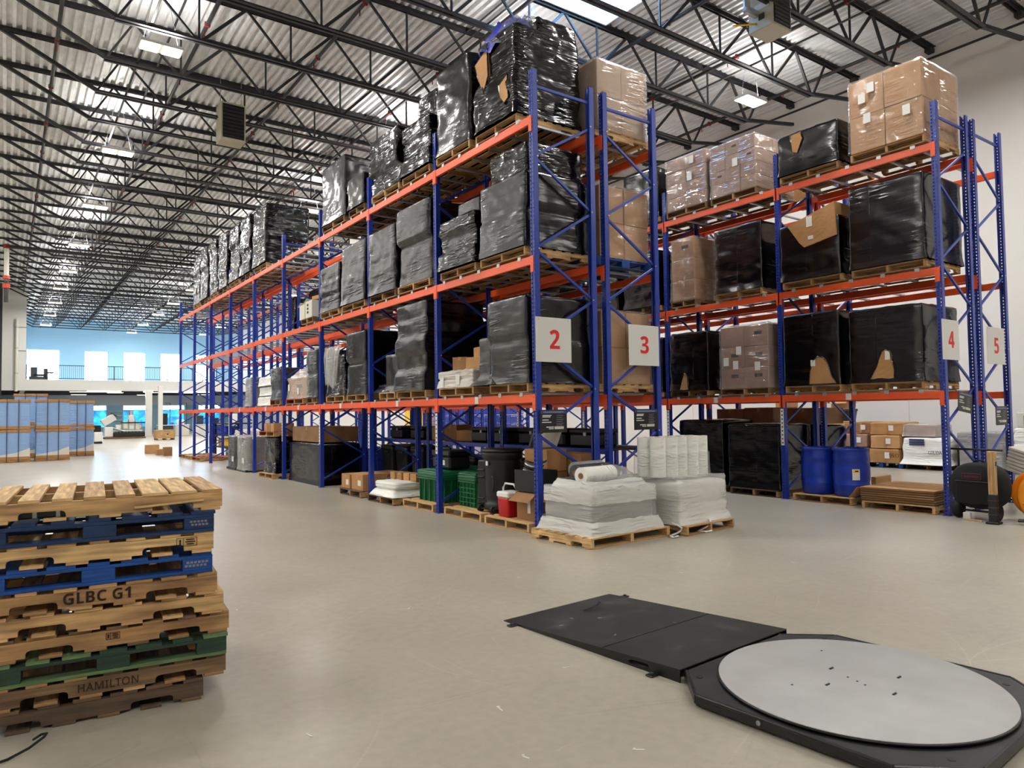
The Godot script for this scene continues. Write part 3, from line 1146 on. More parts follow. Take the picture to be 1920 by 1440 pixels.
# dark load-capacity notice; at this size its lines are bars of print
func notice(digit: String, at: Vector3, w: float, tilt: float) -> void:
	var t := thing("load_notice", "dark load capacity notice on the end frame of rack %s" % digit, "sign", at)
	t.rotation.z = tilt
	part(t, "panel", bx(Vector3(w, 0.29, 0.005), 0.001), M.panel_dark)
	part(t, "header", bx(Vector3(w - 0.03, 0.035, 0.002), 0.0), M.panel_blue, Vector3(0, 0.115, 0.0035))
	part(t, "header_text", bx(Vector3(w * 0.74, 0.016, 0.001), 0.0), M.text_grey, Vector3(0, 0.115, 0.005))
	var lines := [[-0.11, 0.072, 0.14], [-0.12, 0.055, 0.13], [-0.135, 0.016, 0.10], [-0.115, -0.013, 0.15], [-0.06, -0.075, 0.12], [-0.04, -0.095, 0.08], [0.11, 0.07, 0.11], [0.1, 0.045, 0.09], [0.11, 0.02, 0.12], [0.1, -0.005, 0.1], [0.11, -0.03, 0.12], [0.1, -0.05, 0.1]]
	for i in lines.size():
		var l: Array = lines[i]
		part(t, "print_line", bx(Vector3(l[2], 0.012 if i < 6 else 0.006, 0.001), 0.0), M.paper if i < 6 else M.text_grey, Vector3(l[0] * w / 0.46, l[1], 0.0032))
	part(t, "picture", bx(Vector3(0.15, 0.035, 0.001), 0.0), M.card_white, Vector3(0.09, -0.085, 0.0032))

func strip(label: String, at: Vector3) -> void:
	var t := thing("location_strip", label, "label strip", at, 0, "location strips on rack posts")
	part(t, "strip", bx(Vector3(0.003, 0.62, 0.06), 0.0), M.paper)
	for i in 9:
		part(t, "code", bx(Vector3(0.002, 0.022, 0.026), 0.0), M.ink, Vector3(-0.002, 0.27 - i * 0.067, 0.0))
# ---------------------------------------------------------------- pallets, cartons, wrapped loads
var pallet_src := {}

# stringer pallet: stringers along x (length lx), boards along z (length lz). Origin: middle of the footprint on the ground.
func fill_pallet(t: Node3D, lx: float, lz: float, h: float, ms: Array, n_top := 7, n_bot := 4, notch := true, seed_n := 1) -> void:
	var rg := RandomNumberGenerator.new()
	rg.seed = seed_n
	var bt := 0.017
	var sh := h - 2 * bt
	for k in 3:
		var z := lerpf(-lz / 2 + 0.022, lz / 2 - 0.022, k / 2.0)
		part(t, "stringer", stringer_mesh(lx, sh, notch), ms[rg.randi() % ms.size()], Vector3(0, bt, z))
	for k in n_top:
		var x := lerpf(-lx / 2 + 0.05, lx / 2 - 0.05, float(k) / (n_top - 1))
		var w: float = [0.09, 0.1, 0.125][rg.randi() % 3] if k > 0 and k < n_top - 1 else 0.1
		part(t, "top_board", bx(Vector3(w, bt, snappedf(lz - rg.randf() * 0.008, 0.004)), 0.002), ms[rg.randi() % ms.size()], Vector3(x, h - bt / 2, rg.randf_range(-0.004, 0.004)))
	for k in n_bot:
		var x := lerpf(-lx / 2 + 0.06, lx / 2 - 0.06, float(k) / (n_bot - 1))
		part(t, "bottom_board", bx(Vector3(0.1, bt, lz), 0.002), ms[rg.randi() % ms.size()], Vector3(x, bt / 2, 0))

func stringer_mesh(l: float, h: float, notch: bool) -> ArrayMesh:
	var key := "str%.3f_%.3f_%d" % [l, h, 1 if notch else 0]
	if meshes.has(key):
		return meshes[key]
	var p := PackedVector2Array()
	var hl := l / 2
	p.append(Vector2(-hl, h))
	p.append(Vector2(hl, h))
	p.append(Vector2(hl, 0))
	if notch:
		for c in [0.272, -0.272]:
			var x0: float = (c + 0.092) * l
			var x1: float = (c - 0.092) * l
			var nh := h * 0.45
			p.append(Vector2(x0, 0))
			p.append(Vector2(x0, nh - 0.016))
			p.append(Vector2(x0 - 0.006, nh - 0.005))
			p.append(Vector2(x0 - 0.02, nh))
			p.append(Vector2(x1 + 0.02, nh))
			p.append(Vector2(x1 + 0.006, nh - 0.005))
			p.append(Vector2(x1, nh - 0.016))
			p.append(Vector2(x1, 0))
	p.append(Vector2(-hl, 0))
	var b := MB.new()
	b.prism(p, -0.019, 0.019)
	meshes[key] = b.mesh()
	return meshes[key]

# block pallet with perimeter boards; blocks 3 x 3
func fill_block_pallet(t: Node3D, lx: float, lz: float, h: float, m: Material, m2: Material, seed_n := 1) -> void:
	var rg := RandomNumberGenerator.new()
	rg.seed = seed_n
	var bt := 0.017
	for kx in 3:
		for kz in 3:
			part(t, "block", bx(Vector3(0.15, h - 3 * bt, 0.1), 0.003), m, Vector3((kx - 1) * (lx / 2 - 0.075), bt + (h - 3 * bt) / 2, (kz - 1) * (lz / 2 - 0.05)))
	for kz in 3:
		part(t, "bottom_board", bx(Vector3(lx, bt, 0.1), 0.002), m2, Vector3(0, bt / 2, (kz - 1) * (lz / 2 - 0.05)))
		part(t, "stringer_board", bx(Vector3(lx, bt, 0.1), 0.002), m, Vector3(0, h - 1.5 * bt, (kz - 1) * (lz / 2 - 0.05)))
	for k in 7:
		part(t, "top_board", bx(Vector3([0.1, 0.125][rg.randi() % 2], bt, lz), 0.002), m if rg.randf() < 0.7 else m2, Vector3(lerpf(-lx / 2 + 0.055, lx / 2 - 0.055, k / 6.0), h - bt / 2, 0))

# one pallet standing at p (middle of its foot); tone 0..3 wood, 4 blue blocks, 5 red
func pallet(label: String, p: Vector3, tone := 0, turn := 0.0, group := "") -> Node3D:
	if pallet_src.has(tone):
		return copy_of(pallet_src[tone], label, p, turn, group)
	var t := thing("blue_pallet" if tone == 4 else "pallet", label, "pallet", p, turn, group)
	t.set_meta("stem", String(t.name).rstrip("_0123456789"))
	match tone:
		4: fill_block_pallet(t, 1.1, 1.03, 0.13, M.wood_blue_bright, M.wood_blue)
		5: fill_pallet(t, 1.1, 1.03, 0.12, [M.wood_red, M.wood[1]], 7, 4, true, 9)
		1: fill_pallet(t, 1.1, 1.03, 0.12, [M.wood[1], M.wood[0], M.wood[3]], 7, 4, true, 5)
		2: fill_pallet(t, 1.1, 1.03, 0.12, [M.wood[2], M.wood[0]], 7, 4, true, 6)
		3: fill_pallet(t, 1.1, 1.03, 0.12, [M.wood[3], M.wood[1], M.wood[4]], 7, 4, true, 7)
		_: fill_pallet(t, 1.1, 1.03, 0.12, [M.wood[0], M.wood[2], M.wood[1]], 7, 4, true, 3)
	pallet_src[tone] = t
	return t

# a closed carton as a part, with a taped seam; size s, base middle at p
func carton_part(parent: Node, s: Vector3, p: Vector3, tone: int, turn := 0.0, tape := true) -> MeshInstance3D:
	var o := part(parent, "carton", bx(s, 0.006), M.card[tone], p + Vector3(0, s.y / 2, 0), Vector3(0, turn, 0))
	if tape:
		part(o, "tape", bx(Vector3(s.x + 0.004, s.y * 0.25, 0.05), 0.0), M.tape, Vector3(0, s.y * 0.376, 0))
	return o

# a closed carton as a thing of its own
func carton(label: String, s: Vector3, p: Vector3, tone := 0, turn := 0.0, paper := true) -> Node3D:
	var t := thing("carton", label, "carton", p, turn)
	part(t, "box", bx(s, 0.006), M.card[tone], Vector3(0, s.y / 2, 0))
	part(t, "tape", bx(Vector3(s.x * 0.999, 0.002, 0.05), 0.0), M.tape, Vector3(0, s.y + 0.001, 0))
	part(t, "tape", bx(Vector3(0.002, s.y * 0.25, 0.05), 0.0), M.tape, Vector3(-s.x / 2 - 0.001, s.y * 0.87, 0))
	if paper:
		part(t, "paper_label", bx(Vector3(0.002, minf(0.1, s.y * 0.4), minf(0.14, s.z * 0.3)), 0.0), M.paper, Vector3(-s.x / 2 - 0.001, s.y * 0.45, s.z * 0.2))
	return t

# carton with its flaps open
func open_carton(label: String, s: Vector3, p: Vector3, tone := 0, turn := 0.0) -> Node3D:
	var t := thing("open_carton", label, "carton", p, turn)
	var c := 0.005
	for sg in [-1, 1]:
		part(t, "side", bx(Vector3(c, s.y, s.z), 0.001), M.card[tone], Vector3(sg * (s.x / 2 - c / 2), s.y / 2, 0))
		part(t, "side", bx(Vector3(s.x - 2 * c, s.y, c), 0.001), M.card[tone], Vector3(0, s.y / 2, sg * (s.z / 2 - c / 2)))
		var f := part(t, "flap", bx(Vector3(s.x * 0.45, c, s.z), 0.001), M.card[tone], Vector3(sg * (s.x / 2 + s.x * 0.2), s.y - 0.06, 0))
		f.rotation.z = -sg * 0.6
		var g := part(t, "flap", bx(Vector3(s.x, c, s.z * 0.35), 0.001), M.card[tone], Vector3(0, s.y - 0.05, sg * (s.z / 2 + s.z * 0.15)))
		g.rotation.x = sg * 0.7
	part(t, "bottom", bx(Vector3(s.x - 2 * c, c, s.z - 2 * c), 0.001), M.card[tone], Vector3(0, c / 2, 0))
	return t

# goods wholly hidden under film. Box x0..x1, z0..z1, base y, top
func bound(called: String, label: String, x0: float, x1: float, z0: float, z1: float, y0: float, y1: float, m: Material, seed_n: int, o := {}) -> Node3D:
	var t := thing(called, label, "wrapped load", Vector3((x0 + x1) / 2, y0, (z0 + z1) / 2), 0, o.get("group", "wrapped loads on the racks"))
	part(t, "film", wrap_mesh(x1 - x0, absf(z1 - z0), y1 - y0, seed_n, o), m)
	return t

# cartons stacked n.x * n.y * n.z, seen through stretch film
func bound_cartons(label: String, x0: float, x1: float, z0: float, z1: float, y0: float, y1: float, n: Vector3i, tone: int, m: Material, seed_n: int, o := {}) -> Node3D:
	var t := thing("wrapped_carton_load", label, "wrapped load", Vector3((x0 + x1) / 2, y0, (z0 + z1) / 2), 0, "wrapped loads on the racks")
	var rg := RandomNumberGenerator.new()
	rg.seed = seed_n
	var w := (x1 - x0) - 0.05
	var d := absf(z1 - z0) - 0.05
	var h := y1 - y0 - 0.02
	var s := Vector3(w / n.x, h / n.y, d / n.z)
	for i in n.x:
		for j in n.y:
			for k in n.z:
				if i > 0 and i < n.x - 1 and k > 0 and k < n.z - 1 and j < n.y - 1:
					continue
				var c := carton_part(t, s - Vector3(0.008, 0.006, 0.008), Vector3(-w / 2 + (i + 0.5) * s.x, j * s.y, -d / 2 + (k + 0.5) * s.z) + Vector3(rg.randf_range(-0.006, 0.006), 0, rg.randf_range(-0.006, 0.006)), tone, 0, o.get("tape", true))
				if i == 0 and rg.randf() < o.get("marks", 0.3):
					part(c, "print", bx(Vector3(0.002, s.y * 0.16, s.z * 0.3), 0.0), M.ink_brown, Vector3(-s.x / 2 + 0.004, s.y * 0.1, s.z * 0.1))
	for k in o.get("papers", 2):
		part(t, "paper_label", bx(Vector3(0.003, 0.15, 0.11), 0.0), M.paper, Vector3(-(x1 - x0) / 2 - 0.012, h * rg.randf_range(0.25, 0.9), d * rg.randf_range(-0.38, 0.38)))
	var q := {"tiers": n.y, "amp": 0.006, "wob": 0.004, "r": 0.02, "flare": 0.012}
	q.merge(o, true)
	part(t, "film", wrap_mesh(x1 - x0, absf(z1 - z0), y1 - y0, seed_n, q), m)
	return t

# carton showing through a tear in the film on the aisle side (towards -x): outline as (z, y) points, at face x
func tear(t: Node3D, face_x: float, outline: Array, tone: int, depth := 0.12) -> void:
	var p := PackedVector2Array()
	for q in outline:
		p.append(Vector2(q[0], maxf(q[1], 0.014)))
	var b := MB.new()
	# local x of the polygon runs along world z
	b.prism(p, 0.0, depth, Transform3D(Basis(Vector3(0, 0, 1), Vector3(0, 1, 0), Vector3(1, 0, 0)), Vector3.ZERO))
	part(t, "exposed_carton", b.mesh(), M.card[tone], Vector3(face_x, 0, 0), Vector3.ZERO, "bare cardboard showing through torn film")
	var pts := []
	for q in outline + [outline[0]]:
		pts.append(Vector3(face_x + 0.004, maxf(q[1], 0.014), q[0]))
	part(t, "torn_edge", tube(pts, 0.011, 6), M.film_black)

func level_word(lv: int) -> String:
	return ["lowest", "middle", "top"][lv]

# a pallet and its load on a rack. far and near are z
func rl(rack: int, lv: int, z0: float, z1: float, top: float, kind: String, look: String, seed_n: int, tone := 0, o := {}) -> Node3D:
	var x: float = {2: X2, 3: X3, 4: X4, 5: X5}[rack]
	var zs := Z2 if rack < 4 else Z4
	var bay := BAY if rack < 4 else BAY4
	var zc := (z0 + z1) / 2
	var k := int((zs - zc) / bay)
	var fr := ((zs - zc) / bay - k)
	var row_word: String = {2: "two", 3: "three", 4: "four", 5: "five"}[rack]
	var where := "rack %s %s level, %s bay from sign" % [row_word, level_word(lv), ordinal(k + 1)]
	var side_word := "sign side" if fr < 0.5 else "far side"
	# keep clear of the posts of its bay
	z0 = maxf(z0, zs - (k + 1) * bay + 0.05)
	z1 = minf(z1, zs - k * bay - PW - 0.05)
	zc = (z0 + z1) / 2
	var yb: float = LEVELS[lv] + 0.028
	var xc: float = x + RACK_D / 2 + o.get("dx", 0.0)
	var ph := 0.13 if tone == 4 else 0.12
	if tone >= 0:
		var p := pallet("%s pallet, %s, %s" % ["blue" if tone == 4 else "wooden", where, side_word], Vector3(xc, yb, zc), tone, 0.0, "pallets on the racks")
		p.scale.z = clampf((absf(z1 - z0) - 0.01) / 1.03, 0.6, 1.18)
	else:
		ph = 0.0
	var y0 := yb + ph
	var hw: float = o.get("depth", 1.14) / 2
	var lab := "%s, %s, %s" % [look, where, side_word]
	if lab.split(" ").size() > 16:
		lab = "%s, %s" % [look, where]
	if lab.split(" ").size() > 16:
		lab = "%s, %s" % [look, where.trim_suffix(" from sign")]
	var fill := "film_bound_load"
	match kind:
		"black": return bound(fill, lab, xc - hw, xc + hw, z0, z1, y0, top, M.film_black, seed_n, o)
		"black2": return bound(fill, lab, xc - hw, xc + hw, z0, z1, y0, top, M.film_black2, seed_n, o)
		"smooth": return bound(fill, lab, xc - hw, xc + hw, z0, z1, y0, top, M.film_black_smooth, seed_n, o)
		"grey": return bound(fill, lab, xc - hw, xc + hw, z0, z1, y0, top, M.film_grey, seed_n, o)
		"pale": return bound(fill, lab, xc - hw, xc + hw, z0, z1, y0, top, M.film_pale, seed_n, o)
		"white": return bound(fill, lab, xc - hw, xc + hw, z0, z1, y0, top, M.film_white, seed_n, o)
		_: return bound_cartons(lab, xc - hw, xc + hw, z0, z1, y0, top, o.get("n", Vector3i(2, 3, 2)), o.get("card", 0), M[o.get("film", "film_clear")], seed_n, o)

func build_rack_loads() -> void:
	# ---- rack 2, top level
	var a := rl(2, 2, -8.45, -7.42, 6.72, "black", "bulging black load under a blue tarp", 101, 0, {"depth": 1.17, "dx": 0.04, "amp": 0.02, "tiers": 2, "r": 0.06, "step": [[0.55, 0.97, 0.9, 0.02, 0.05]]})
	tear(a, -0.595, [[-0.44, 1.0], [-0.12, 1.12], [-0.10, 0.72], [-0.22, 0.52], [-0.36, 0.78]], 0, 0.2)
	tear(a, -0.598, [[0.16, 0.48], [0.36, 0.56], [0.38, 0.24], [0.28, 0.2], [0.18, 0.32]], 2, 0.15)
	part(a, "upper_bundle", wrap_mesh(0.7, 0.5, 0.26, 171, {"tiers": 1, "amp": 0.02}), M.film_black, Vector3(0.18, 1.2, 0.2))
	part(a, "blue_tarp", tarp_mesh(0.95, 0.9, 0.42, 3), M.tarp, Vector3(-0.12, 1.16, -0.06), Vector3(0, 0.3, 0.1), "crumpled blue plastic tarp")
	part(a, "clear_cover", tarp_mesh(1.24, 1.04, 0.5, 9), M.film_clear, Vector3(0.0, 1.12, -0.02), Vector3(0, 0.2, -0.05))
	rl(2, 2, -9.52, -8.53, 6.80, "black2", "tall leaning black load with smooth sides", 102, 0, {"tiers": 1, "wob": 0.03, "r": 0.07, "amp": 0.016})
	var c := rl(2, 2, -10.68, -9.65, 6.30, "black", "stepped black load with a brown carton on top", 103, 0, {"tiers": 3, "wob": 0.035})
	part(c, "upper_bundle", wrap_mesh(0.95, 0.62, 0.46, 133, {"tiers": 1}), M.film_black, Vector3(0.05, 0.8, 0.16))
	part(c, "carton", bx(Vector3(0.4, 0.1, 0.3), 0.01), M.card[0], Vector3(-0.1, 1.28, 0.28), Vector3(0.2, 0.2, 0.1))
	rl(2, 2, -11.92, -10.78, 6.46, "black", "black load of lumpy tiers", 104, 0, {"tiers": 3, "wob": 0.04, "amp": 0.02})
	rl(2, 2, -12.98, -12.18, 6.08, "black2", "short black load", 105, 1, {"tiers": 2})
	rl(2, 2, -14.42, -13.18, 6.70, "black2", "plain tall black load", 106, 1, {"tiers": 1, "amp": 0.008})
	var zs := [-19.52, -20.85, -22.06, -23.42, -24.6, -25.95, -27.1]
	for i in 7:
		rl(2, 2, zs[i], zs[i] + [1.16, 1.0, 1.06, 1.08, 1.04, 1.1, 1.02][i], [7.02, 7.1, 7.12, 7.16, 7.16, 7.18, 7.14][i], "black", "shiny black load of many tiers", 110 + i, 0 if i % 2 == 0 else 3, {"tiers": 5, "wob": 0.03, "amp": 0.016})
	# ---- rack 2, middle level
	var d := rl(2, 1, -8.3, -7.22, 4.66, "black2", "broad matt black load with a second bundle on top", 121, 0, {"tiers": 2, "amp": 0.008, "r": 0.04})
	part(d, "upper_bundle", wrap_mesh(1.0, 0.86, 0.44, 141, {"tiers": 1, "amp": 0.02, "r": 0.06}), M.film_black, Vector3(0.02, 0.97, 0.06))
	var e := rl(2, 1, -9.42, -8.4, 4.42, "black", "twisted black load with open brown flaps on top", 122, 0, {"tiers": 3, "wob": 0.04, "amp": 0.02, "flare": 0.03})
	part(e, "upper_bundle", wrap_mesh(0.75, 0.62, 0.3, 142, {"tiers": 1}), M.film_black2, Vector3(0.0, 0.72, 0.05))
	for q in [[-0.2, -0.3, 0.25], [0.12, 0.28, -0.2]]:
		part(e, "carton_flap", bx(Vector3(0.62, 0.006, 0.42), 0.002), M.card[0], Vector3(q[0] * 0.3, 1.07, q[1] + 0.05), Vector3(q[2], 0.1, 0.05))
	rl(2, 1, -10.88, -9.74, 4.95, "black2", "tall black load with a pinched waist", 123, 0, {"tiers": 2, "wob": 0.04, "r": 0.06})
	var g := rl(2, 1, -12.02, -10.95, 4.82, "black2", "black load with a blue plastic knot on top", 124, 1, {"tiers": 2, "amp": 0.014})
	part(g, "plastic_knot", tarp_mesh(0.5, 0.5, 0.09, 5), M.tarp_bright, Vector3(-0.1, 1.15, 0.2))
	rl(2, 1, -13.36, -12.2, 4.82, "black2", "smooth black load with a folded corner", 125, 0, {"tiers": 2, "amp": 0.008})
	rl(2, 1, -14.54, -13.5, 4.62, "black2", "grey black load with creased film", 126, 0, {"tiers": 3, "wob": 0.02})
	pallet("wooden pallet under two white cartons, rack two middle level", Vector3(X2 + 0.5, LEVELS[1] + 0.028, -15.3), 1, 0.0, "pallets on the racks")
	for q in [[-15.62, 0.33, 0.34], [-15.2, 0.37, 0.42]]:
		var w := thing("white_carton", "%s white carton on a rack two pallet" % ("lower" if q[1] < 0.35 else "taller printed"), "carton", Vector3(X2 + 0.18, LEVELS[1] + 0.148, q[0]))
		part(w, "box", bx(Vector3(0.45, q[1], q[2]), 0.006), M.card_white, Vector3(0, q[1] / 2, 0))
		part(w, "flap", bx(Vector3(0.45, 0.006, 0.2), 0.001), M.card_white, Vector3(0, q[1] + 0.02, -q[2] / 2 - 0.03), Vector3(-0.4, 0, 0))
		if q[1] > 0.35:
			for i in 3:
				part(w, "print", bx(Vector3(0.002, 0.05, 0.09), 0.0), M.ink, Vector3(-0.226, 0.12 + i * 0.08, -0.05))
	carton("flat brown carton lying over two white cartons", Vector3(0.4, 0.08, 0.42), Vector3(X2 + 0.3, LEVELS[1] + 0.148 + 0.41, -15.15), 0, 0.1, false)
	# ---- rack 2, lowest level
	var h := rl(2, 0, -8.1, -7.12, 3.04, "black2", "tall black load with a low grey bundle wrapped in", 131, 0, {"tiers": 2, "amp": 0.008, "depth": 1.18})
	part(h, "low_bundle", wrap_mesh(0.9, 0.36, 0.66, 151, {"tiers": 1, "flare": 0.12}), M.film_grey, Vector3(-0.1, 0.0, -0.52))
	rl(2, 0, -9.5, -8.5, 2.16, "carton", "low carton load in white film", 132, 0, {"n": Vector3i(2, 2, 3), "film": "film_thick", "card": 0, "flare": 0.02})
	carton("brown carton on top of the low white wrapped load", Vector3(0.42, 0.18, 0.44), Vector3(X2 + 0.42, 2.18, -8.86), 0, 0.12, false)
	carton("small brown carton topping the pile on rack two", Vector3(0.22, 0.15, 0.2), Vector3(X2 + 0.4, 2.36, -8.9), 2, -0.1, false)
	carton("leaning brown carton at the side of a low white load", Vector3(0.3, 0.2, 0.24), Vector3(X2 + 0.3, 2.18, -9.28), 1, 0.5, false)
	rl(2, 0, -10.95, -9.9, 3.35, "black2", "narrow black tower of five tiers", 134, 0, {"tiers": 5, "wob": 0.03, "amp": 0.01})
	var bt := rl(2, 0, -11.6, -11.05, 2.58, "black2", "boot shaped black load with a low toe", 135, 0, {"tiers": 1, "flare": 0.05, "depth": 0.9})
	part(bt, "toe", wrap_mesh(0.85, 0.5, 0.16, 155, {"tiers": 1, "flare": 0.1}), M.film_black2, Vector3(0, 0.0, -0.4))
	part(bt, "upper_bundle", wrap_mesh(0.6, 0.28, 0.32, 156, {"tiers": 1}), M.film_black, Vector3(0.1, 0.66, 0.12))
	rl(2, 0, -13.12, -12.2, 3.1, "black2", "pale edged black load of two tiers", 136, 0, {"tiers": 2, "amp": 0.008})
	var dr := rl(2, 0, -14.22, -13.25, 2.72, "black", "black load with clear film hanging over it", 137, 0, {"tiers": 2, "wob": 0.03})
	part(dr, "hanging_film", drape_mesh(0.9, 0.95, 7), M.film_haze, Vector3(-0.6, 1.0, 0.0))
	part(dr, "exposed_goods", bx(Vector3(0.5, 0.3, 0.4), 0.03), M.film_pale, Vector3(0.0, 0.98, 0.1))
	rl(2, 0, -15.36, -14.66, 2.94, "grey", "slim grey wrapped load", 138, 1, {"tiers": 2})
	var bag := rl(2, 0, -16.9, -15.55, 2.42, "carton", "big carton under a clear plastic bag", 139, 5, {"n": Vector3i(1, 1, 1), "film": "film_haze", "card": 2, "depth": 1.0, "amp": 0.03, "wob": 0.0})
	part(bag, "bag_top", tarp_mesh(1.05, 1.3, 0.28, 12), M.film_haze, Vector3(0, 0.5, 0))
	rl(2, 0, -18.05, -17.2, 2.7, "grey", "dark grey stack of four bulging tiers", 140, 5, {"tiers": 4, "wob": 0.03, "r": 0.1})
	for i in 3:
		bound("foam_block", "cream bale in a stack of three, %s one, rack two lowest level" % ["bottom", "middle", "topmost"][i], X2 + 0.02, X2 + 1.0, -19.24, -18.2, LEVELS[0] + 0.03 + i * 0.255, LEVELS[0] + 0.03 + i * 0.255 + 0.222, M.film_white, 160 + i, {"tiers": 1, "amp": 0.015, "r": 0.05, "group": "cream bales"})
	rl(2, 0, -20.35, -19.4, 2.58, "pale", "pale grey wrapped load", 164, -1, {"tiers": 1})
	# ---- rack 3
	rl(3, 2, -8.36, -7.16, 6.5, "carton", "tan carton load in shiny clear film", 201, 0, {"n": Vector3i(2, 2, 2), "film": "film_haze", "card": 0, "depth": 1.0, "papers": 0})
	rl(3, 1, -8.3, -7.2, 4.72, "carton", "tan carton load on a blue pallet", 202, 4, {"n": Vector3i(2, 2, 2), "film": "film_clear", "card": 0, "depth": 1.0, "papers": 0})
	rl(3, 0, -8.25, -7.16, 2.95, "carton", "tan carton load in clear film", 203, 0, {"n": Vector3i(2, 2, 2), "film": "film_clear", "card": 0, "depth": 1.0, "papers": 0})
	for q in [[2, -9.5, 6.5], [1, -9.45, 4.8], [0, -9.5, 3.2], [0, -10.9, 3.1], [0, -12.05, 3.2], [1, -10.9, 4.9], [1, -12.0, 4.8], [1, -13.3, 4.6], [0, -14.5, 2.9], [2, -10.9, 6.4]]:
		rl(3, q[0], q[1], q[1] + 1.02, q[2], "smooth", "black load", 210 + int(-q[1] * 7) + q[0], 3, {"tiers": 2, "depth": 1.0, "dx": 0.03})
	for i in 3:
		bound("white_bale", "white wrapped bale on rack three top level, %s of three" % ["lowest", "middle", "topmost"][i], X3 + 0.05, X3 + 1.0, -16.1, -15.2, LEVELS[2] + 0.03 + i * 0.56, LEVELS[2] + 0.03 + (i + 1) * 0.55, M.film_white, 230 + i, {"tiers": 2, "amp": 0.02, "r": 0.06, "group": "white bales"})
	rl(3, 1, -20.4, -19.35, 4.9, "black", "black load", 240, 3, {"tiers": 4})
	rl(3, 1, -18.6, -17.6, 4.85, "smooth", "black load", 241, 3, {"tiers": 2})
	rl(3, 1, -17.0, -16.1, 4.7, "pale", "pale load", 242, 3, {"tiers": 2})
	rl(3, 0, -16.8, -16.0, 2.9, "white", "white load", 243, 1, {"tiers": 2})
	# ---- rack 4
	rl(4, 2, -5.86, -4.72, 6.62, "carton", "large tan cartons in clear film with paper labels", 301, 0, {"n": Vector3i(2, 2, 2), "film": "film_clear", "card": 0, "papers": 4, "depth": 1.2, "marks": 0.0})
	var f := rl(4, 2, -7.12, -6.04, 6.16, "smooth", "black load with a torn corner", 302, 0, {"tiers": 1, "amp": 0.01})
	tear(f, -0.59, [[-0.28, 0.66], [-0.1, 0.67], [-0.06, 0.54], [-0.16, 0.32], [-0.26, 0.36]], 0)
	part(f, "gathered_film", tarp_mesh(0.7, 0.7, 0.14, 15), M.film_black, Vector3(-0.15, 0.66, -0.18))
	carton("tan carton standing behind the torn black load on rack four", Vector3(0.4, 0.85, 0.4), Vector3(X5 + 0.35, LEVELS[2] + 0.03, -7.62), 2, 0, false)
	rl(4, 2, -8.58, -7.56, 6.46, "carton", "rosy brown carton load in clear film", 303, 1, {"n": Vector3i(2, 4, 3), "film": "film_clear", "card": 4, "papers": 1})
	rl(4, 2, -9.68, -8.66, 6.52, "carton", "rosy brown carton load with a white rag", 304, 1, {"n": Vector3i(2, 4, 2), "film": "film_clear", "card": 4, "papers": 2})
	rl(4, 1, -5.9, -4.78, 4.95, "smooth", "large plain black load", 305, 0, {"tiers": 1, "amp": 0.006, "depth": 1.2})
	var j := rl(4, 1, -7.12, -6.04, 4.62, "smooth", "black load with a bare carton on top", 306, 0, {"tiers": 1, "amp": 0.008})
	carton_poly(j)
	rl(4, 1, -8.52, -7.5, 4.86, "smooth", "black load with a creased foot", 307, 0, {"tiers": 1, "amp": 0.012})
	rl(4, 1, -9.6, -8.98, 4.9, "carton", "brown carton load", 308, 1, {"n": Vector3i(2, 3, 1), "card": 1, "papers": 0})
	var m := rl(4, 0, -5.96, -4.86, 3.04, "smooth", "black load torn open in a pointed arch", 309, 0, {"tiers": 1, "amp": 0.006})
	tear(m, -0.59, [[-0.25, 0.0], [0.13, 0.0], [0.14, 0.18], [0.09, 0.44], [0.02, 0.5], [-0.04, 0.46], [-0.12, 0.24]], 0)
	part(m, "paper_label", bx(Vector3(0.004, 0.13, 0.07), 0.0), M.paper, Vector3(-0.592, 0.4, 0.045))
	var n := rl(4, 0, -7.12, -6.1, 3.1, "smooth", "black load torn open in a round arch", 310, 0, {"tiers": 1, "amp": 0.006})
	tear(n, -0.59, [[-0.04, 0.0], [0.44, 0.0], [0.36, 0.12], [0.28, 0.36], [0.22, 0.44], [0.12, 0.46], [0.04, 0.4], [-0.02, 0.22]], 0)
	part(n, "paper_label", bx(Vector3(0.004, 0.1, 0.08), 0.0), M.paper, Vector3(-0.592, 0.36, 0.04))
	rl(4, 0, -8.46, -7.4, 3.05, "carton", "brown carton load with printed marks and labels", 311, 1, {"n": Vector3i(2, 3, 2), "film": "film_clear", "card": 4, "papers": 4, "marks": 0.8})
	var pp := rl(4, 0, -9.68, -8.72, 3.03, "smooth", "black load with a small torn triangle", 312, 3, {"tiers": 1, "amp": 0.01})
	tear(pp, -0.59, [[-0.2, 0.0], [0.02, 0.0], [0.0, 0.26], [-0.08, 0.34]], 0)
	for q in [[2, -10.85, 6.5], [1, -10.9, 4.8], [0, -10.9, 3.0], [0, -12.05, 3.1], [1, -12.1, 4.9], [2, -12.1, 6.4], [0, -14.0, 3.0], [1, -14.2, 4.7]]:
		rl(4, q[0], q[1], q[1] + 1.02, q[2], "smooth", "black load", 330 + int(-q[1] * 7) + q[0], 3, {"tiers": 1})

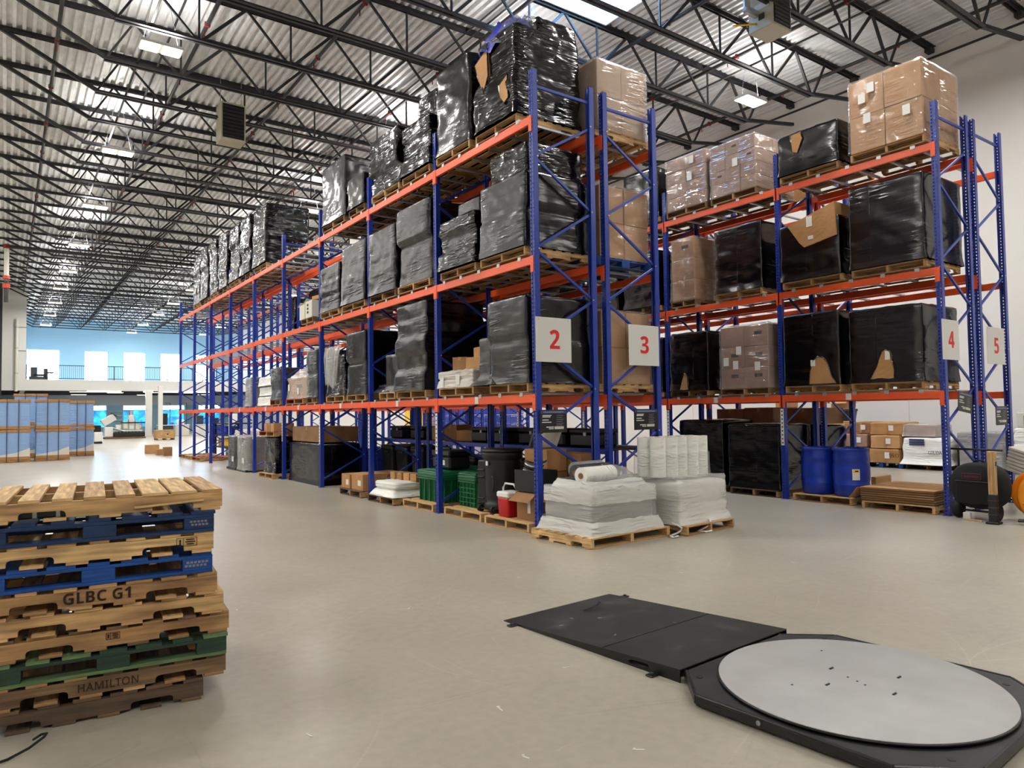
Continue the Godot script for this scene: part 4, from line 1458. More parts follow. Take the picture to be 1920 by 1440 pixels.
# bare brown carton bulging from the top of a black load, its lower corner wedge shaped
func carton_poly(t: Node3D) -> void:
	var outline := [[-0.42, 0.93], [0.42, 1.16], [0.44, 0.62], [-0.12, 0.52], [-0.2, 0.6]]
	var p := PackedVector2Array()
	for q in outline:
		p.append(Vector2(q[0], q[1]))
	var b := MB.new()
	b.prism(p, 0.0, 0.9, Transform3D(Basis(Vector3(0, 0, 1), Vector3(0, 1, 0), Vector3(1, 0, 0)), Vector3.ZERO))
	var c := part(t, "exposed_carton", b.mesh(), M.card[0], Vector3(-0.6, 0, 0.04), Vector3.ZERO, "bare cardboard carton above the film")
	part(c, "paper_label", bx(Vector3(0.004, 0.17, 0.1), 0.0), M.paper, Vector3(-0.002, 0.93, -0.02))
	part(c, "paper_label", bx(Vector3(0.004, 0.06, 0.09), 0.0), M.paper, Vector3(-0.002, 0.66, 0.0))

# crumpled sheet lying over something: a low dome with hanging sides
func tarp_mesh(w: float, d: float, h: float, seed_n: int) -> ArrayMesh:
	var nz := FastNoiseLite.new()
	nz.seed = seed_n
	nz.frequency = 2.6
	nz.fractal_octaves = 3
	var rows := []
	for i in 12:
		var f := float(i) / 11.0
		var row := []
		for j in 40:
			var a := -TAU * j / 40.0
			var rr := f
			var cx := signf(cos(a)) * pow(absf(cos(a)), 0.6)
			var cz := signf(sin(a)) * pow(absf(sin(a)), 0.6)
			var y := h * (1.0 - pow(f, 2.6) * 1.1)
			var k := nz.get_noise_2d(cx * f * 1.4 + seed_n, cz * f * 1.4)
			row.append(Vector3(cx * rr * w / 2 * (1.0 + 0.10 * k * f), y + k * h * 0.22, cz * rr * d / 2 * (1.0 + 0.10 * k * f)))
		rows.append(row)
	rows.reverse()
	return sheet(rows, true, false, false)

# film hanging in folds from an edge, facing -x: width along z, length down
func drape_mesh(w: float, l: float, seed_n: int) -> ArrayMesh:
	var nz := FastNoiseLite.new()
	nz.seed = seed_n
	nz.frequency = 1.2
	var rows := []
	for i in 16:
		var f := i / 15.0
		var row := []
		for j in 40:
			var g := j / 39.0
			var fold := sin(g * 34.0 + nz.get_noise_1d(g * 6.0) * 5.0) * 0.028 * (0.3 + f)
			var ww := w * (1.0 - 0.45 * f)
			row.append(Vector3(-0.02 - fold + 0.18 * maxf(0.0, 0.25 - f), -l * f * (0.8 + 0.25 * nz.get_noise_1d(g * 4.0 + 9.0)), (g - 0.5) * ww))
		rows.append(row)
	return sheet(rows, false)
# ---------------------------------------------------------------- goods on the floor under racks 2 to 5 and at their ends
# plastic tub with a lid: tapered, rim and lid
func tote(called: String, label: String, s: Vector3, p: Vector3, m: Material, turn := 0.0) -> Node3D:
	var t := thing(called, label, "tote", p, turn)
	var rows := []
	for f in [[0.0, 0.86], [0.02, 0.88], [0.9, 0.98], [0.91, 1.03], [1.0, 1.03], [1.0, 0.96]]:
		var row := []
		for q in rounded_rect(s.x * f[1], s.z * f[1], 0.05, 2, 3):
			row.append(Vector3(q.x, s.y * f[0], q.y))
		rows.append(row)
	part(t, "tub", sheet(rows, true, true, true), m)
	part(t, "lid", bx(Vector3(s.x * 0.98, 0.03, s.z * 0.98), 0.012), m, Vector3(0, s.y + 0.012, 0))
	for sg in [-1, 1]:
		part(t, "handle", bx(Vector3(0.03, 0.05, s.z * 0.4), 0.01), m, Vector3(sg * (s.x * 0.5 + 0.01), s.y * 0.86, 0))
	return t

# ribbed attached-lid crate
func green_crate(label: String, s: Vector3, p: Vector3, turn := 0.0, lattice := false) -> void:
	var t := thing("green_crate", label, "crate", p, turn)
	var rows := []
	for f in [[0.0, 0.88], [0.015, 0.9], [0.72, 0.95], [0.72, 1.0], [1.0, 1.0], [1.0, 0.95], [0.2, 0.87]]:
		var row := []
		for q in rounded_rect(s.x * f[1], s.z * f[1], 0.03, 2, 2):
			row.append(Vector3(q.x, s.y * f[0], q.y))
		rows.append(row)
	part(t, "tub", sheet(rows, true, true, true), M.green)
	for sg in [-1, 1]:
		for k in 5:
			part(t, "rib", bx(Vector3(0.03, s.y * 0.7, 0.02), 0.004), M.green, Vector3(sg * s.x * 0.465, s.y * 0.36, (k - 2) * s.z * 0.2))
			part(t, "rib", bx(Vector3(0.02, s.y * 0.7, 0.03), 0.004), M.green, Vector3((k - 2) * s.x * 0.2, s.y * 0.36, sg * s.z * 0.465))
		for k in 4:
			part(t, "rim_rib", bx(Vector3(0.016, 0.012, s.z * 0.98), 0.003), M.green, Vector3(sg * s.x * 0.5, s.y * (0.74 + k * 0.075), 0))
			part(t, "rim_rib", bx(Vector3(s.x * 0.98, 0.012, 0.016), 0.003), M.green, Vector3(0, s.y * (0.74 + k * 0.075), sg * s.z * 0.5))
		if lattice:
			for k in 4:
				part(t, "lattice_bar", bx(Vector3(0.016, 0.014, s.z * 0.92), 0.003), M.green, Vector3(sg * s.x * 0.478, s.y * (0.14 + k * 0.14), 0))
	for sg in [-1, 1]:
		part(t, "lid_leaf", bx(Vector3(s.x * 0.94, 0.02, s.z * 0.47), 0.005), M.green, Vector3(0, s.y + 0.01, sg * s.z * 0.24), Vector3(sg * 0.05, 0, 0))

func drum(label: String, p: Vector3, papered := false) -> void:
	var t := thing("plastic_drum", label, "drum", p)
	var r := 0.258
	var pr := [[0.0, 0.02], [r - 0.02, 0.0], [r, 0.03], [r + 0.012, 0.22], [r + 0.012, 0.235], [r + 0.004, 0.245], [r + 0.018, 0.36], [r + 0.02, 0.44], [r + 0.018, 0.56], [r + 0.004, 0.655], [r + 0.012, 0.665], [r + 0.008, 0.74], [r - 0.002, 0.84], [r - 0.004, 0.855], [r + 0.022, 0.865], [r + 0.026, 0.89], [r + 0.012, 0.905], [r - 0.02, 0.9], [r - 0.025, 0.875], [0.0, 0.872]]
	for q in pr:
		q[1] *= 0.85
	part(t, "body", lathe(pr, 36), M.drum_blue)
	for a in [0.5, 3.4]:
		part(t, "bung", cyl(0.03, 0.03, 0.03, 12), M.drum_blue, Vector3(cos(a) * 0.19, 0.755, sin(a) * 0.19))
	if papered:
		var pl := node(t, "paper_label", Vector3.ZERO, Vector3(0, 0.75, 0))
		part(pl, "sheet", bx(Vector3(0.002, 0.17, 0.11), 0.0), M.paper, Vector3(-r - 0.022, 0.36, 0))
		part(pl, "mark", bx(Vector3(0.002, 0.05, 0.09), 0.0), M.yellow_bright, Vector3(-r - 0.024, 0.415, 0))
		part(pl, "print", bx(Vector3(0.002, 0.02, 0.05), 0.0), M.ink, Vector3(-r - 0.026, 0.415, 0.01))

func build_ground_goods() -> void:
	var gp := "pallets on the floor"
	# -- aisle side of rack 2, from the far end towards its sign
	pallet("wooden pallet under two brown cartons beside the third post", Vector3(5.83, 0, -12.74), 3, 0, gp)
	carton("brown carton standing at the pallet edge left of a wider one", Vector3(0.5, 0.27, 0.4), Vector3(5.58, 0.12, -13.06), 0)
	carton("wide brown carton with a torn white label on a floor pallet", Vector3(0.5, 0.3, 0.52), Vector3(5.6, 0.12, -12.56), 0)
	carton("brown carton behind the wide one with a white label", Vector3(0.5, 0.28, 0.9), Vector3(6.1, 0.12, -12.75), 1, 0, false)
	carton("upright brown carton in front of the black totes", Vector3(0.34, 0.5, 0.36), Vector3(6.54, 0.0, -11.5), 0, 0.1, false)
	pallet("dark wooden pallet under the white wrapped tile boxes", Vector3(5.8, 0, -11.35), 3, 0.02, gp)
	bound("tile_load", "low load of tile boxes in white film", 5.32, 6.25, -11.78, -10.95, 0.12, 0.36, M.film_white, 401, {"tiers": 2, "flare": 0.07, "r": 0.08, "group": ""})
	for i in 4:
		carton("small brown carton %s on the low white tile load" % ["at the far end", "second in the row", "third in the row", "at the near end"][i], Vector3(0.2, 0.13, 0.17), Vector3(5.72 + 0.03 * i, 0.37, -11.62 + i * 0.2), i % 3, 0.06 * i, false)
	pallet("pale wooden pallet under the first green crate", Vector3(5.94, 0, -10.24), 2, 0, gp)
	green_crate("solid sided green crate with ribs under a black toolbox", Vector3(0.62, 0.49, 0.82), Vector3(5.85, 0.12, -10.12))
	green_crate("second solid green crate behind the first, near the post", Vector3(0.4, 0.49, 0.8), Vector3(6.38, 0.12, -10.15))
	var tb := thing("toolbox", "black toolbox with a white label standing on green crate", "toolbox", Vector3(5.9, 0.645, -10.02))
	part(tb, "case", bx(Vector3(0.4, 0.2, 0.56), 0.03), M.plastic_black, Vector3(0, 0.1, 0))
	part(tb, "lid", bx(Vector3(0.42, 0.1, 0.58), 0.03), M.plastic_black, Vector3(0, 0.25, 0))
	part(tb, "grip", bx(Vector3(0.04, 0.04, 0.3), 0.012), M.plastic_dark, Vector3(-0.1, 0.32, 0))
	part(tb, "paper_label", bx(Vector3(0.002, 0.08, 0.16), 0.0), M.paper, Vector3(-0.202, 0.1, 0.06))
	pallet("pale wooden pallet under the wheeled black bin", Vector3(5.97, 0, -8.92), 2, 0, gp)
	green_crate("lattice sided green crate beside the wheeled black bin", Vector3(0.6, 0.5, 0.5), Vector3(5.95, 0.12, -9.16), 0, true)
	wheeled_bin(Vector3(5.8, 0.12, -8.42))
	pallet("pale wooden pallet at the end post of rack two", Vector3(5.94, 0, -7.76), 2, 0, gp)
	cooler(Vector3(5.6, 0.12, -7.96))
	var oc := open_carton("open brown carton with spread flaps beside the red cooler", Vector3(0.36, 0.36, 0.42), Vector3(5.72, 0.12, -7.5), 1)
	part(oc, "printed_panel", bx(Vector3(0.002, 0.2, 0.06), 0.0), M.paper, Vector3(-0.182, 0.2, 0.06))
	var bc := thing("black_crate", "black crate of cables resting on the open carton", "crate", Vector3(5.72, 0.49, -7.52), 0.1)
	for sg in [-1, 1]:
		part(bc, "side", bx(Vector3(0.015, 0.28, 0.46), 0.004), M.plastic_black, Vector3(sg * 0.17, 0.14, 0))
		part(bc, "side", bx(Vector3(0.34, 0.28, 0.015), 0.004), M.plastic_black, Vector3(0, 0.14, sg * 0.225))
	part(bc, "bottom", bx(Vector3(0.34, 0.015, 0.45), 0.003), M.plastic_black, Vector3(0, 0.008, 0))
	for i in 5:
		var pts := []
		for k in 14:
			var a := k * 0.5 + i
			pts.append(Vector3(cos(a) * (0.1 + 0.01 * i) - 0.03, 0.26 + 0.03 * i + 0.02 * sin(a * 2.0), sin(a) * 0.13 + 0.02 * i - 0.04))
		part(bc, "cable", tube(pts, 0.011, 6), [M.white, M.plastic_grey, M.black, M.white, M.plastic_grey][i])
	carton("brown carton on the pile behind the black crate", Vector3(0.36, 0.3, 0.48), Vector3(6.12, 0.72, -7.82), 0, 0.05, false)
	carton("lower brown carton under the pile behind the black crate", Vector3(0.36, 0.59, 0.5), Vector3(6.12, 0.125, -7.82), 3, 0, false)
	for i in 2:
		var f := thing("foam_cushion", "grey padded cushion leaning %s on the carton pile" % ["inside", "outside"][i], "cushion", Vector3(6.05 + 0.1 * i, 1.05, -7.85 + 0.11 * i))
		part(f, "pad", bx(Vector3(0.3, 0.26, 0.05), 0.015), M.plastic_grey if i == 0 else M.off_white, Vector3(0, 0.11, 0), Vector3(0.5, 0, 0))
		part(f, "edge", bx(Vector3(0.31, 0.02, 0.055), 0.006), M.plastic_dark, Vector3(0, 0.235, 0.067), Vector3(0.5, 0, 0))
	carton("long brown carton lying behind the end post of rack two", Vector3(0.34, 0.34, 0.9), Vector3(6.5, 0.62, -7.7), 1, -0.1, false)
	carton("big brown carton under the long one at rack two", Vector3(0.34, 0.49, 0.7), Vector3(6.5, 0.125, -7.66), 3, 0, false)
	# -- bay 4 and beyond
	bound("covered_machine", "large black covered load standing on the floor of the fourth bay", 5.5, 6.45, -16.95, -14.86, 0.0, 0.9, M.film_black_smooth, 430, {"tiers": 1, "amp": 0.006, "group": ""})
	carton("flat brown carton lying on the large black floor load", Vector3(0.85, 0.34, 1.9), Vector3(5.98, 0.93, -15.9), 3, 0, false)
	pallet("wooden pallet under a creased black floor load", Vector3(5.75, 0, -17.85), 0, 0.03, gp)
	bound("film_bound_load", "creased black load on a floor pallet in the fifth bay", 5.28, 6.25, -18.25, -17.38, 0.12, 1.0, M.film_black, 431, {"tiers": 3, "wob": 0.04, "amp": 0.025, "group": "loads on the floor"})
	pallet("orange pallet lying on top of a creased black floor load", Vector3(5.78, 1.02, -17.85), 5, 0, gp)
	for i in 3:
		carton("brown carton, %s of three on the raised orange pallet" % ["far", "middle", "near"][i], Vector3(0.5, 0.2, 0.24), Vector3(5.55, 1.14, -18.15 + i * 0.27), i, 0, false)
	for i in 2:
		var gw := bound("wrapped_tubs", "dark tubs in clear film, %s of two floor loads" % ["farther", "nearer"][i], 5.3, 6.2, -21.93 + i * 1.08, -21.0 + i * 1.08, 0.06, 0.95, M.film_grey, 433 + i, {"tiers": 1, "amp": 0.01, "r": 0.1, "group": "loads on the floor"})
		part(gw, "outer_film", wrap_mesh(0.94, 0.99, 0.92, 440 + i, {"tiers": 1, "r": 0.12, "flare": 0.02}), M.film_haze, Vector3(0, -0.02, 0))
		part(gw, "paper_label", bx(Vector3(0.003, 0.14, 0.2), 0.0), M.paper, Vector3(-0.48, 0.25, 0.25))
		part(gw, "foot_board", bx(Vector3(0.95, 0.06, 0.98), 0.004), M.black, Vector3(0, -0.03, 0))
	for i in 3:
		pallet("empty wooden pallet at the far end of rack two, %s of three" % ["first", "second", "third"][i], Vector3(5.9, 0, [-28.95, -27.86, -26.45][i]), [1, 0, 5][i], 0.0, gp)
	far_shelf(Vector3(7.12, 0, -28.46))
	for k in 5:
		for i in 2:
			var sk := thing("white_sack", "plump white sack in a pile of sacks under rack three", "sack", Vector3(7.14, 0.0 + k * 0.215, -26.4 + i * 0.85), 0, "white sacks")
			part(sk, "sack", wrap_mesh(0.9, 0.7, 0.165, 450 + k * 2 + i, {"tiers": 1, "r": 0.15, "amp": 0.02, "sag": 0.02}), M.foam)
	# -- under rack 3: drums, totes, a low shelf and black cases
	for q in [[6.98, -15.7, "farther"], [6.98, -15.05, "nearer"]]:
		drum("blue plastic drum in the shade under rack three, %s one" % q[2], Vector3(q[0], 0, q[1]))
	var tz := [-14.2, -13.5, -12.8, -11.6, -10.9, -10.2, -9.15, -8.5, -7.85]
	for i in tz.size():
		tote("black_tote", "black lidded tote under rack three, %s from the far end" % ordinal(i + 1), Vector3(0.62, 0.84 if i < 3 else 0.72, 0.56), Vector3(7.04, 0, tz[i]), M.plastic_dark if i % 2 == 0 else M.plastic_black)
	for i in 3:
		var sh := thing("low_shelf", "dark blue low shelf in the %s bay of rack three" % ordinal(i + 1), "shelf", Vector3(7.14, 0.98, Z2 - PW - 1.2175 - i * BAY))
		part(sh, "deck", bx(Vector3(0.98, 0.02, 2.42), 0.003), M.plastic_dark, Vector3(0, 0.02, 0))
		for sg in [-1, 1]:
			part(sh, "edge_beam", bx(Vector3(0.04, 0.07, 2.42), 0.006), M.blue, Vector3(sg * 0.49, 0, 0))
	var cz := [-13.9, -12.95, -10.6, -10.0, -9.15, -8.5, -7.85]
	for i in cz.size():
		var c := thing("black_case", "black equipment case on the low shelf, %s from the far end" % ordinal(i + 1), "case", Vector3(7.05, 1.015, cz[i]))
		part(c, "shell", bx(Vector3(0.5, 0.2, 0.52), 0.03), M.plastic_black, Vector3(0, 0.1, 0))
		part(c, "lid", bx(Vector3(0.51, 0.06, 0.53), 0.02), M.plastic_dark, Vector3(0, 0.23, 0))
		part(c, "latch", bx(Vector3(0.02, 0.05, 0.06), 0.004), M.steel, Vector3(-0.26, 0.19, 0.1))
	for i in 3:
		carton("brown carton among the cases on the low shelf, %s of three" % ["far", "middle", "near"][i], Vector3(0.4, [0.24, 0.3, 0.2][i], 0.36), Vector3(7.1, 1.01, [-12.45, -11.8, -11.35][i]), i, 0.2 * i, false)
	# -- floor of racks 4 and 5
	bound("film_bound_load", "big square black load on the floor beside the rack four post", 10.85, 11.85, -8.42, -7.33, 0.12, 1.26, M.film_black_smooth, 461, {"tiers": 1, "amp": 0.006, "flare": 0.02, "group": "loads on the floor"})
	bound("film_bound_load", "second square black load on the floor deeper in rack four", 10.95, 11.9, -9.66, -8.58, 0.12, 1.33, M.film_black_smooth, 462, {"tiers": 1, "amp": 0.006, "group": "loads on the floor"})
	pallet("wooden pallet under the big square black floor load", Vector3(11.35, 0, -7.84), 3, 0, gp)
	pallet("wooden pallet under the second square black floor load", Vector3(11.43, 0, -9.12), 3, 0, gp)
	bound("film_bound_load", "black floor load under rack five behind the square ones", 12.1, 12.95, -8.42, -7.32, 0.0, 1.2, M.film_black_smooth, 464, {"tiers": 1, "group": "loads on the floor"})
	for i in 3:
		carton("dark brown carton high under rack five, %s in the row" % ordinal(i + 1), Vector3(0.8, [0.3, 0.32, 0.3, 0.34, 0.34][i], 0.66), Vector3(12.5, 1.24, [-9.3, -8.62, -7.66, -6.76, -6.06][i]), 3 if i != 4 else 1, 0, false)
	bound("film_bound_load", "black floor load under rack five carrying two dark cartons", 12.1, 12.95, -9.66, -8.55, 0.0, 1.2, M.film_black_smooth, 465, {"tiers": 1, "group": "loads on the floor"})
	pallet("wooden pallet under two blue drums", Vector3(11.3, 0, -6.52), 0, 0, gp)
	drum("blue plastic drum without a label on a pallet", Vector3(11.08, 0.12, -6.75))
	drum("blue plastic drum with a hazard label on a pallet", Vector3(11.08, 0.12, -6.19), true)
	pallet("pale wooden pallet under flat cardboard sheets", Vector3(11.2, 0, -5.3), 2, 0.05, gp)
	var cs := thing("cardboard_sheets", "pile of flat brown cardboard sheets on a pallet", "cardboard", Vector3(11.25, 0.12, -5.32), 0.05)
	var rg := RandomNumberGenerator.new()
	rg.seed = 5
	for i in 26:
		part(cs, "sheet", bx(Vector3(1.18, 0.0075, 1.04), 0.001), M.card_edge if i < 25 and i % 4 != 3 else M.card[2], Vector3(rg.randf_range(-0.012, 0.012), 0.004 + i * 0.0082, rg.randf_range(-0.012, 0.012)), Vector3(0, rg.randf_range(-0.008, 0.008), 0))
	part(cs, "loose_flap", bx(Vector3(0.3, 0.006, 0.22), 0.001), M.card[0], Vector3(-0.56, 0.12, -0.58), Vector3(-0.9, 0, 0))
	carton("folded tan carton on edge behind the flat sheets", Vector3(0.6, 0.3, 0.08), Vector3(11.6, 0.12, -5.98), 2, 0.1, false)
	end_loads()

func wheeled_bin(p: Vector3) -> void:
	var t := thing("wheeled_bin", "tall round black bin with side handles and small wheels", "bin", p)
	var pr := [[0.0, 0.05], [0.26, 0.05], [0.27, 0.07], [0.27, 0.14], [0.255, 0.15], [0.262, 0.2], [0.272, 0.74], [0.272, 0.76], [0.295, 0.765], [0.3, 0.83], [0.29, 0.86], [0.0, 0.885]]
	part(t, "body", lathe(pr, 32), M.plastic_black)
	part(t, "lid", lathe([[0.0, 0.86], [0.31, 0.86], [0.31, 0.885], [0.27, 0.9], [0.0, 0.91]], 32), M.plastic_black)
	part(t, "spine", bx(Vector3(0.09, 0.62, 0.2), 0.03), M.plastic_black, Vector3(-0.235, 0.43, -0.1), Vector3(0, 0.35, 0))
	for y in [0.2, 0.5, 0.6]:
		part(t, "grip_bar", bx(Vector3(0.03, 0.03, 0.12), 0.01), M.plastic_dark, Vector3(-0.29, y, -0.12), Vector3(0, 0.35, 0))
	part(t, "side_handle", torus(0.1, 0.012, 20), M.plastic_dark, Vector3(-0.25, 0.42, 0.12), Vector3(0, -0.45, PI / 2))
	part(t, "latch", bx(Vector3(0.02, 0.06, 0.05), 0.01), M.white, Vector3(-0.295, 0.7, 0.05), Vector3(0, -0.2, 0), "white latch")
	for sg in [-1, 1]:
		var w := part(t, "wheel", cyl(0.05, 0.05, 0.05, 16), M.rubber, Vector3(-0.24, 0.05, sg * 0.16 - 0.05), Vector3(PI / 2, 0, 0))
		part(w, "hub", cyl(0.025, 0.025, 0.056, 12), M.plastic_grey)
	rod(t, "axle", Vector3(-0.24, 0.05, -0.21), Vector3(-0.24, 0.05, 0.11), 0.012, M.plastic_dark)

func cooler(p: Vector3) -> void:
	var t := thing("cooler_box", "small red cooler with a white lid and handle", "cooler", p)
	var rows := []
	for f in [[0.0, 0.88], [0.03, 0.92], [0.9, 1.0], [1.0, 1.0]]:
		var row := []
		for q in rounded_rect(0.24 * f[1], 0.26 * f[1], 0.03, 2, 3):
			row.append(Vector3(q.x, 0.26 * f[0], q.y))
		rows.append(row)
	part(t, "body", sheet(rows, true, true, true), M.red_bright)
	part(t, "lid", bx(Vector3(0.26, 0.08, 0.28), 0.02), M.white, Vector3(0, 0.3, 0))
	part(t, "handle", tube([Vector3(0, 0.26, -0.15), Vector3(0, 0.38, -0.15), Vector3(0, 0.44, -0.1), Vector3(0, 0.44, 0.1), Vector3(0, 0.38, 0.15), Vector3(0, 0.26, 0.15)], 0.014, 8), M.white)

func far_shelf(p: Vector3) -> void:
	var t := thing("steel_shelving", "black slotted steel shelving at the far end of rack two", "shelving", p)
	for sx in [-1, 1]:
		for sz in [-1, 1]:
			part(t, "upright", bx(Vector3(0.06, 1.35, 0.06), 0.004), M.black, Vector3(sx * 0.42, 0.675, sz * 1.1))
	for y in [0.35, 0.8, 1.25]:
		part(t, "shelf", bx(Vector3(0.9, 0.05, 2.26), 0.006), M.black, Vector3(0, y, 0))
	var q := thing("blue_bin", "bright blue bin on the black steel shelving", "bin", p + Vector3(-0.1, 0.825, -0.3))
	part(q, "tub", bx(Vector3(0.6, 0.3, 1.3), 0.04), M.tarp_bright, Vector3(0, 0.15, 0))
	part(q, "rim", bx(Vector3(0.64, 0.03, 1.34), 0.01), M.tarp_bright, Vector3(0, 0.3, 0))
	var y := thing("yellow_bin", "yellow bin on the black steel shelving below a blue one", "bin", p + Vector3(-0.1, 0.375, 0.35))
	part(y, "tub", bx(Vector3(0.6, 0.28, 0.9), 0.05), M.yellow_bright, Vector3(0, 0.14, 0))
	part(y, "rim", bx(Vector3(0.64, 0.03, 0.94), 0.01), M.yellow_bright, Vector3(0, 0.28, 0))
	var k := thing("steel_drum", "short grey steel drum under the black shelving", "drum", p + Vector3(-0.1, 0, 0.4))
	part(k, "body", lathe([[0, 0], [0.3, 0], [0.3, 0.3], [0, 0.3]], 20), M.steel)
	part(k, "rim", torus(0.3, 0.012, 20), M.steel, Vector3(0, 0.3, 0))
	carton("pale carton on the black steel shelving beside the yellow bin", Vector3(0.5, 0.3, 0.7), p + Vector3(-0.1, 0.375, -0.6), 2, 0, false)

# the two pallets of film rolls that stand before the sign end of racks 2 and 3
func end_loads() -> void:
	var gp := "pallets on the floor"
	var pa := pallet("pale wooden pallet of wrapped film rolls before the end post of rack two", Vector3(5.93, 0, -6.51), 2, PI / 2 + 0.04, gp)
	pa.scale = Vector3(0.95, 1, 1.3)
	var pb := pallet("pale wooden pallet of standing white rolls before rack three", Vector3(7.2, 0, -6.43), 0, PI / 2 + 0.06, gp)
	pb.scale = Vector3(1.0, 1, 0.96)
	# load A: clear-wrapped grey goods with thick white bands
	var a := thing("wrapped_roll_load", "low load of film rolls in clear film with white bands, on a pallet", "wrapped load", Vector3(5.94, 0.12, -6.52), 0.04)
	part(a, "goods", wrap_mesh(1.06, 0.86, 0.46, 471, {"tiers": 1, "r": 0.05, "amp": 0.01}), M.film_pale, Vector3(0, 0.02, 0))
	part(a, "lower_band", band_mesh(1.14, 0.95, 0.0, 0.15, 0.05, 472), M.film_thick, Vector3.ZERO)
	part(a, "upper_band", band_mesh(1.11, 0.92, 0.34, 0.52, 0.0, 473), M.film_thick, Vector3.ZERO)
	part(a, "film", wrap_mesh(1.09, 0.89, 0.5, 474, {"tiers": 1, "r": 0.05, "amp": 0.012, "sag": 0.03}), M.film_haze, Vector3.ZERO)
	part(a, "top_collar", band_mesh(1.0, 0.78, 0.5, 0.6, -0.06, 475), M.film_thick, Vector3.ZERO)
	var names := ["white film roll lying on the low wrapped load", "grey film roll lying on the low wrapped load", "clear film roll lying behind on the low wrapped load"]
	var ms := [M.film_white, M.film_grey, M.film_haze]
	for i in 3:
		var r := thing("film_roll", names[i], "film roll", Vector3(5.78 + i * 0.12, 0.775 + 0.015 * i, -6.4 - i * 0.215), 0.12)
		part(r, "roll", cyl(0.1, 0.1, [0.55, 0.6, 0.5][i], 24), ms[i] if i < 2 else M.film_pale, Vector3.ZERO, Vector3(0, 0, PI / 2))
		part(r, "core", cyl(0.035, 0.035, [0.57, 0.62, 0.52][i], 16), M.card[3], Vector3.ZERO, Vector3(0, 0, PI / 2))
	part(a, "crumpled_film", tarp_mesh(0.55, 0.5, 0.16, 21), M.film_haze, Vector3(0.36, 0.56, -0.12))
	# load B: wrapped cartons below, a group of standing rolls above
	var b := thing("wrapped_roll_load", "tall white wrapped load under standing white rolls", "wrapped load", Vector3(7.2, 0.12, -6.47), 0.06)
	part(b, "goods", wrap_mesh(0.98, 0.95, 0.5, 481, {"tiers": 2, "r": 0.04, "amp": 0.012, "flare": 0.05}), M.film_white, Vector3.ZERO)
	part(b, "film", wrap_mesh(1.04, 1.0, 0.56, 482, {"tiers": 2, "r": 0.06, "amp": 0.02, "flare": 0.05}), M.film_haze, Vector3.ZERO)
	for i in 5:
		for k in 2:
			var r := thing("film_roll", "standing white film roll bound with others in the tall wrapped load", "film roll", Vector3(6.74 + i * 0.202, 0.69, -6.3 - k * 0.22 + 0.02 * (i % 2)), 0, "standing white rolls")
			part(r, "roll", cyl(0.1, 0.1, 0.5, 24), M.film_white, Vector3(0, 0.25, 0))
			part(r, "core", cyl(0.035, 0.035, 0.504, 12), M.card[1], Vector3(0, 0.25, 0))
	part(b, "roll_band", band_mesh(1.06, 0.48, 0.56, 0.86, 0.0, 483), M.film_clear, Vector3(-0.08, 0.0, 0.06))
	for i in 2:
		var pts := []
		for k in 9:
			var f := k / 8.0
			pts.append(Vector3(6.62 + i * 0.55 + 0.1 * sin(f * 5.0 + i), maxf(0.013, 0.16 * (1.0 - f * 1.6)), -5.98 + 0.08 * f + 0.05 * sin(f * 7.0)))
		var tl := thing("film_tail", "twisted white film tail trailing on the floor, %s" % ["by the pallet joint", "at the white pallet's middle"][i], "film", Vector3.ZERO)
		part(tl, "strand", tube(pts, 0.012, 6), M.film_white)
		part(tl, "knot", tube([pts[8], pts[8] + Vector3(0.05, 0.01, 0.02), pts[8] + Vector3(0.09, 0, -0.03)], 0.012, 6), M.film_white)

# a film band round a load: rounded rectangle ring from y0 to y1, spread at the foot (or drawn in with a negative value at the top)
func band_mesh(w: float, d: float, y0: float, y1: float, spread: float, seed_n: int) -> ArrayMesh:
	var nz := FastNoiseLite.new()
	nz.seed = seed_n
	nz.frequency = 3.0
	var rows := []
	for i in 9:
		var f := i / 8.0
		var k := spread * 2.0 * (1.0 - f) if spread >= 0.0 else spread * 2.0 * f
		var row := []
		for q in rounded_rect(w + k, d + k, 0.08, 10, 4):
			var e := nz.get_noise_3d(q.x * 2.0, f * 3.0, q.y * 2.0) * 0.012
			row.append(Vector3(q.x + signf(q.x) * e, lerpf(y0, y1, f) + nz.get_noise_2d(q.x * 1.5, q.y * 1.5) * 0.02 * (1.0 if y0 > 0.01 or i > 0 else 0.0), q.y + signf(q.y) * e))
		rows.append(row)
	return sheet(rows, true)
# ---------------------------------------------------------------- goods along the right wall, equipment at the end of rack 4
func sagging_carton(label: String, s: Vector3, p: Vector3, tone: int, turn := 0.0, txt := "") -> void:
	var t := thing("carton", label, "carton", p, turn)
	part(t, "box", wrap_mesh(s.x, s.z, s.y, int(p.z * -31.0 + p.y * 90.0), {"tiers": 1, "amp": 0.012, "flare": 0.0, "r": 0.015, "wob": 0.0}), M.card[tone])
	part(t, "tape", bx(Vector3(0.003, s.y * 0.9, 0.06), 0.0), M.tape, Vector3(-s.x / 2 - 0.012, s.y * 0.5, 0.0))
	part(t, "paper_label", bx(Vector3(0.003, minf(0.16, s.y * 0.45), 0.12), 0.0), M.paper, Vector3(-s.x / 2 - 0.014, s.y * 0.55, s.z * 0.12))
	if txt != "":
		text_part(t, "lettering", txt, 0.1, M.ink_brown, Vector3(-s.x / 2 - 0.014, s.y * 0.55, s.z * 0.3), Vector3(0, -PI / 2, 0), 400, "Droid Serif")

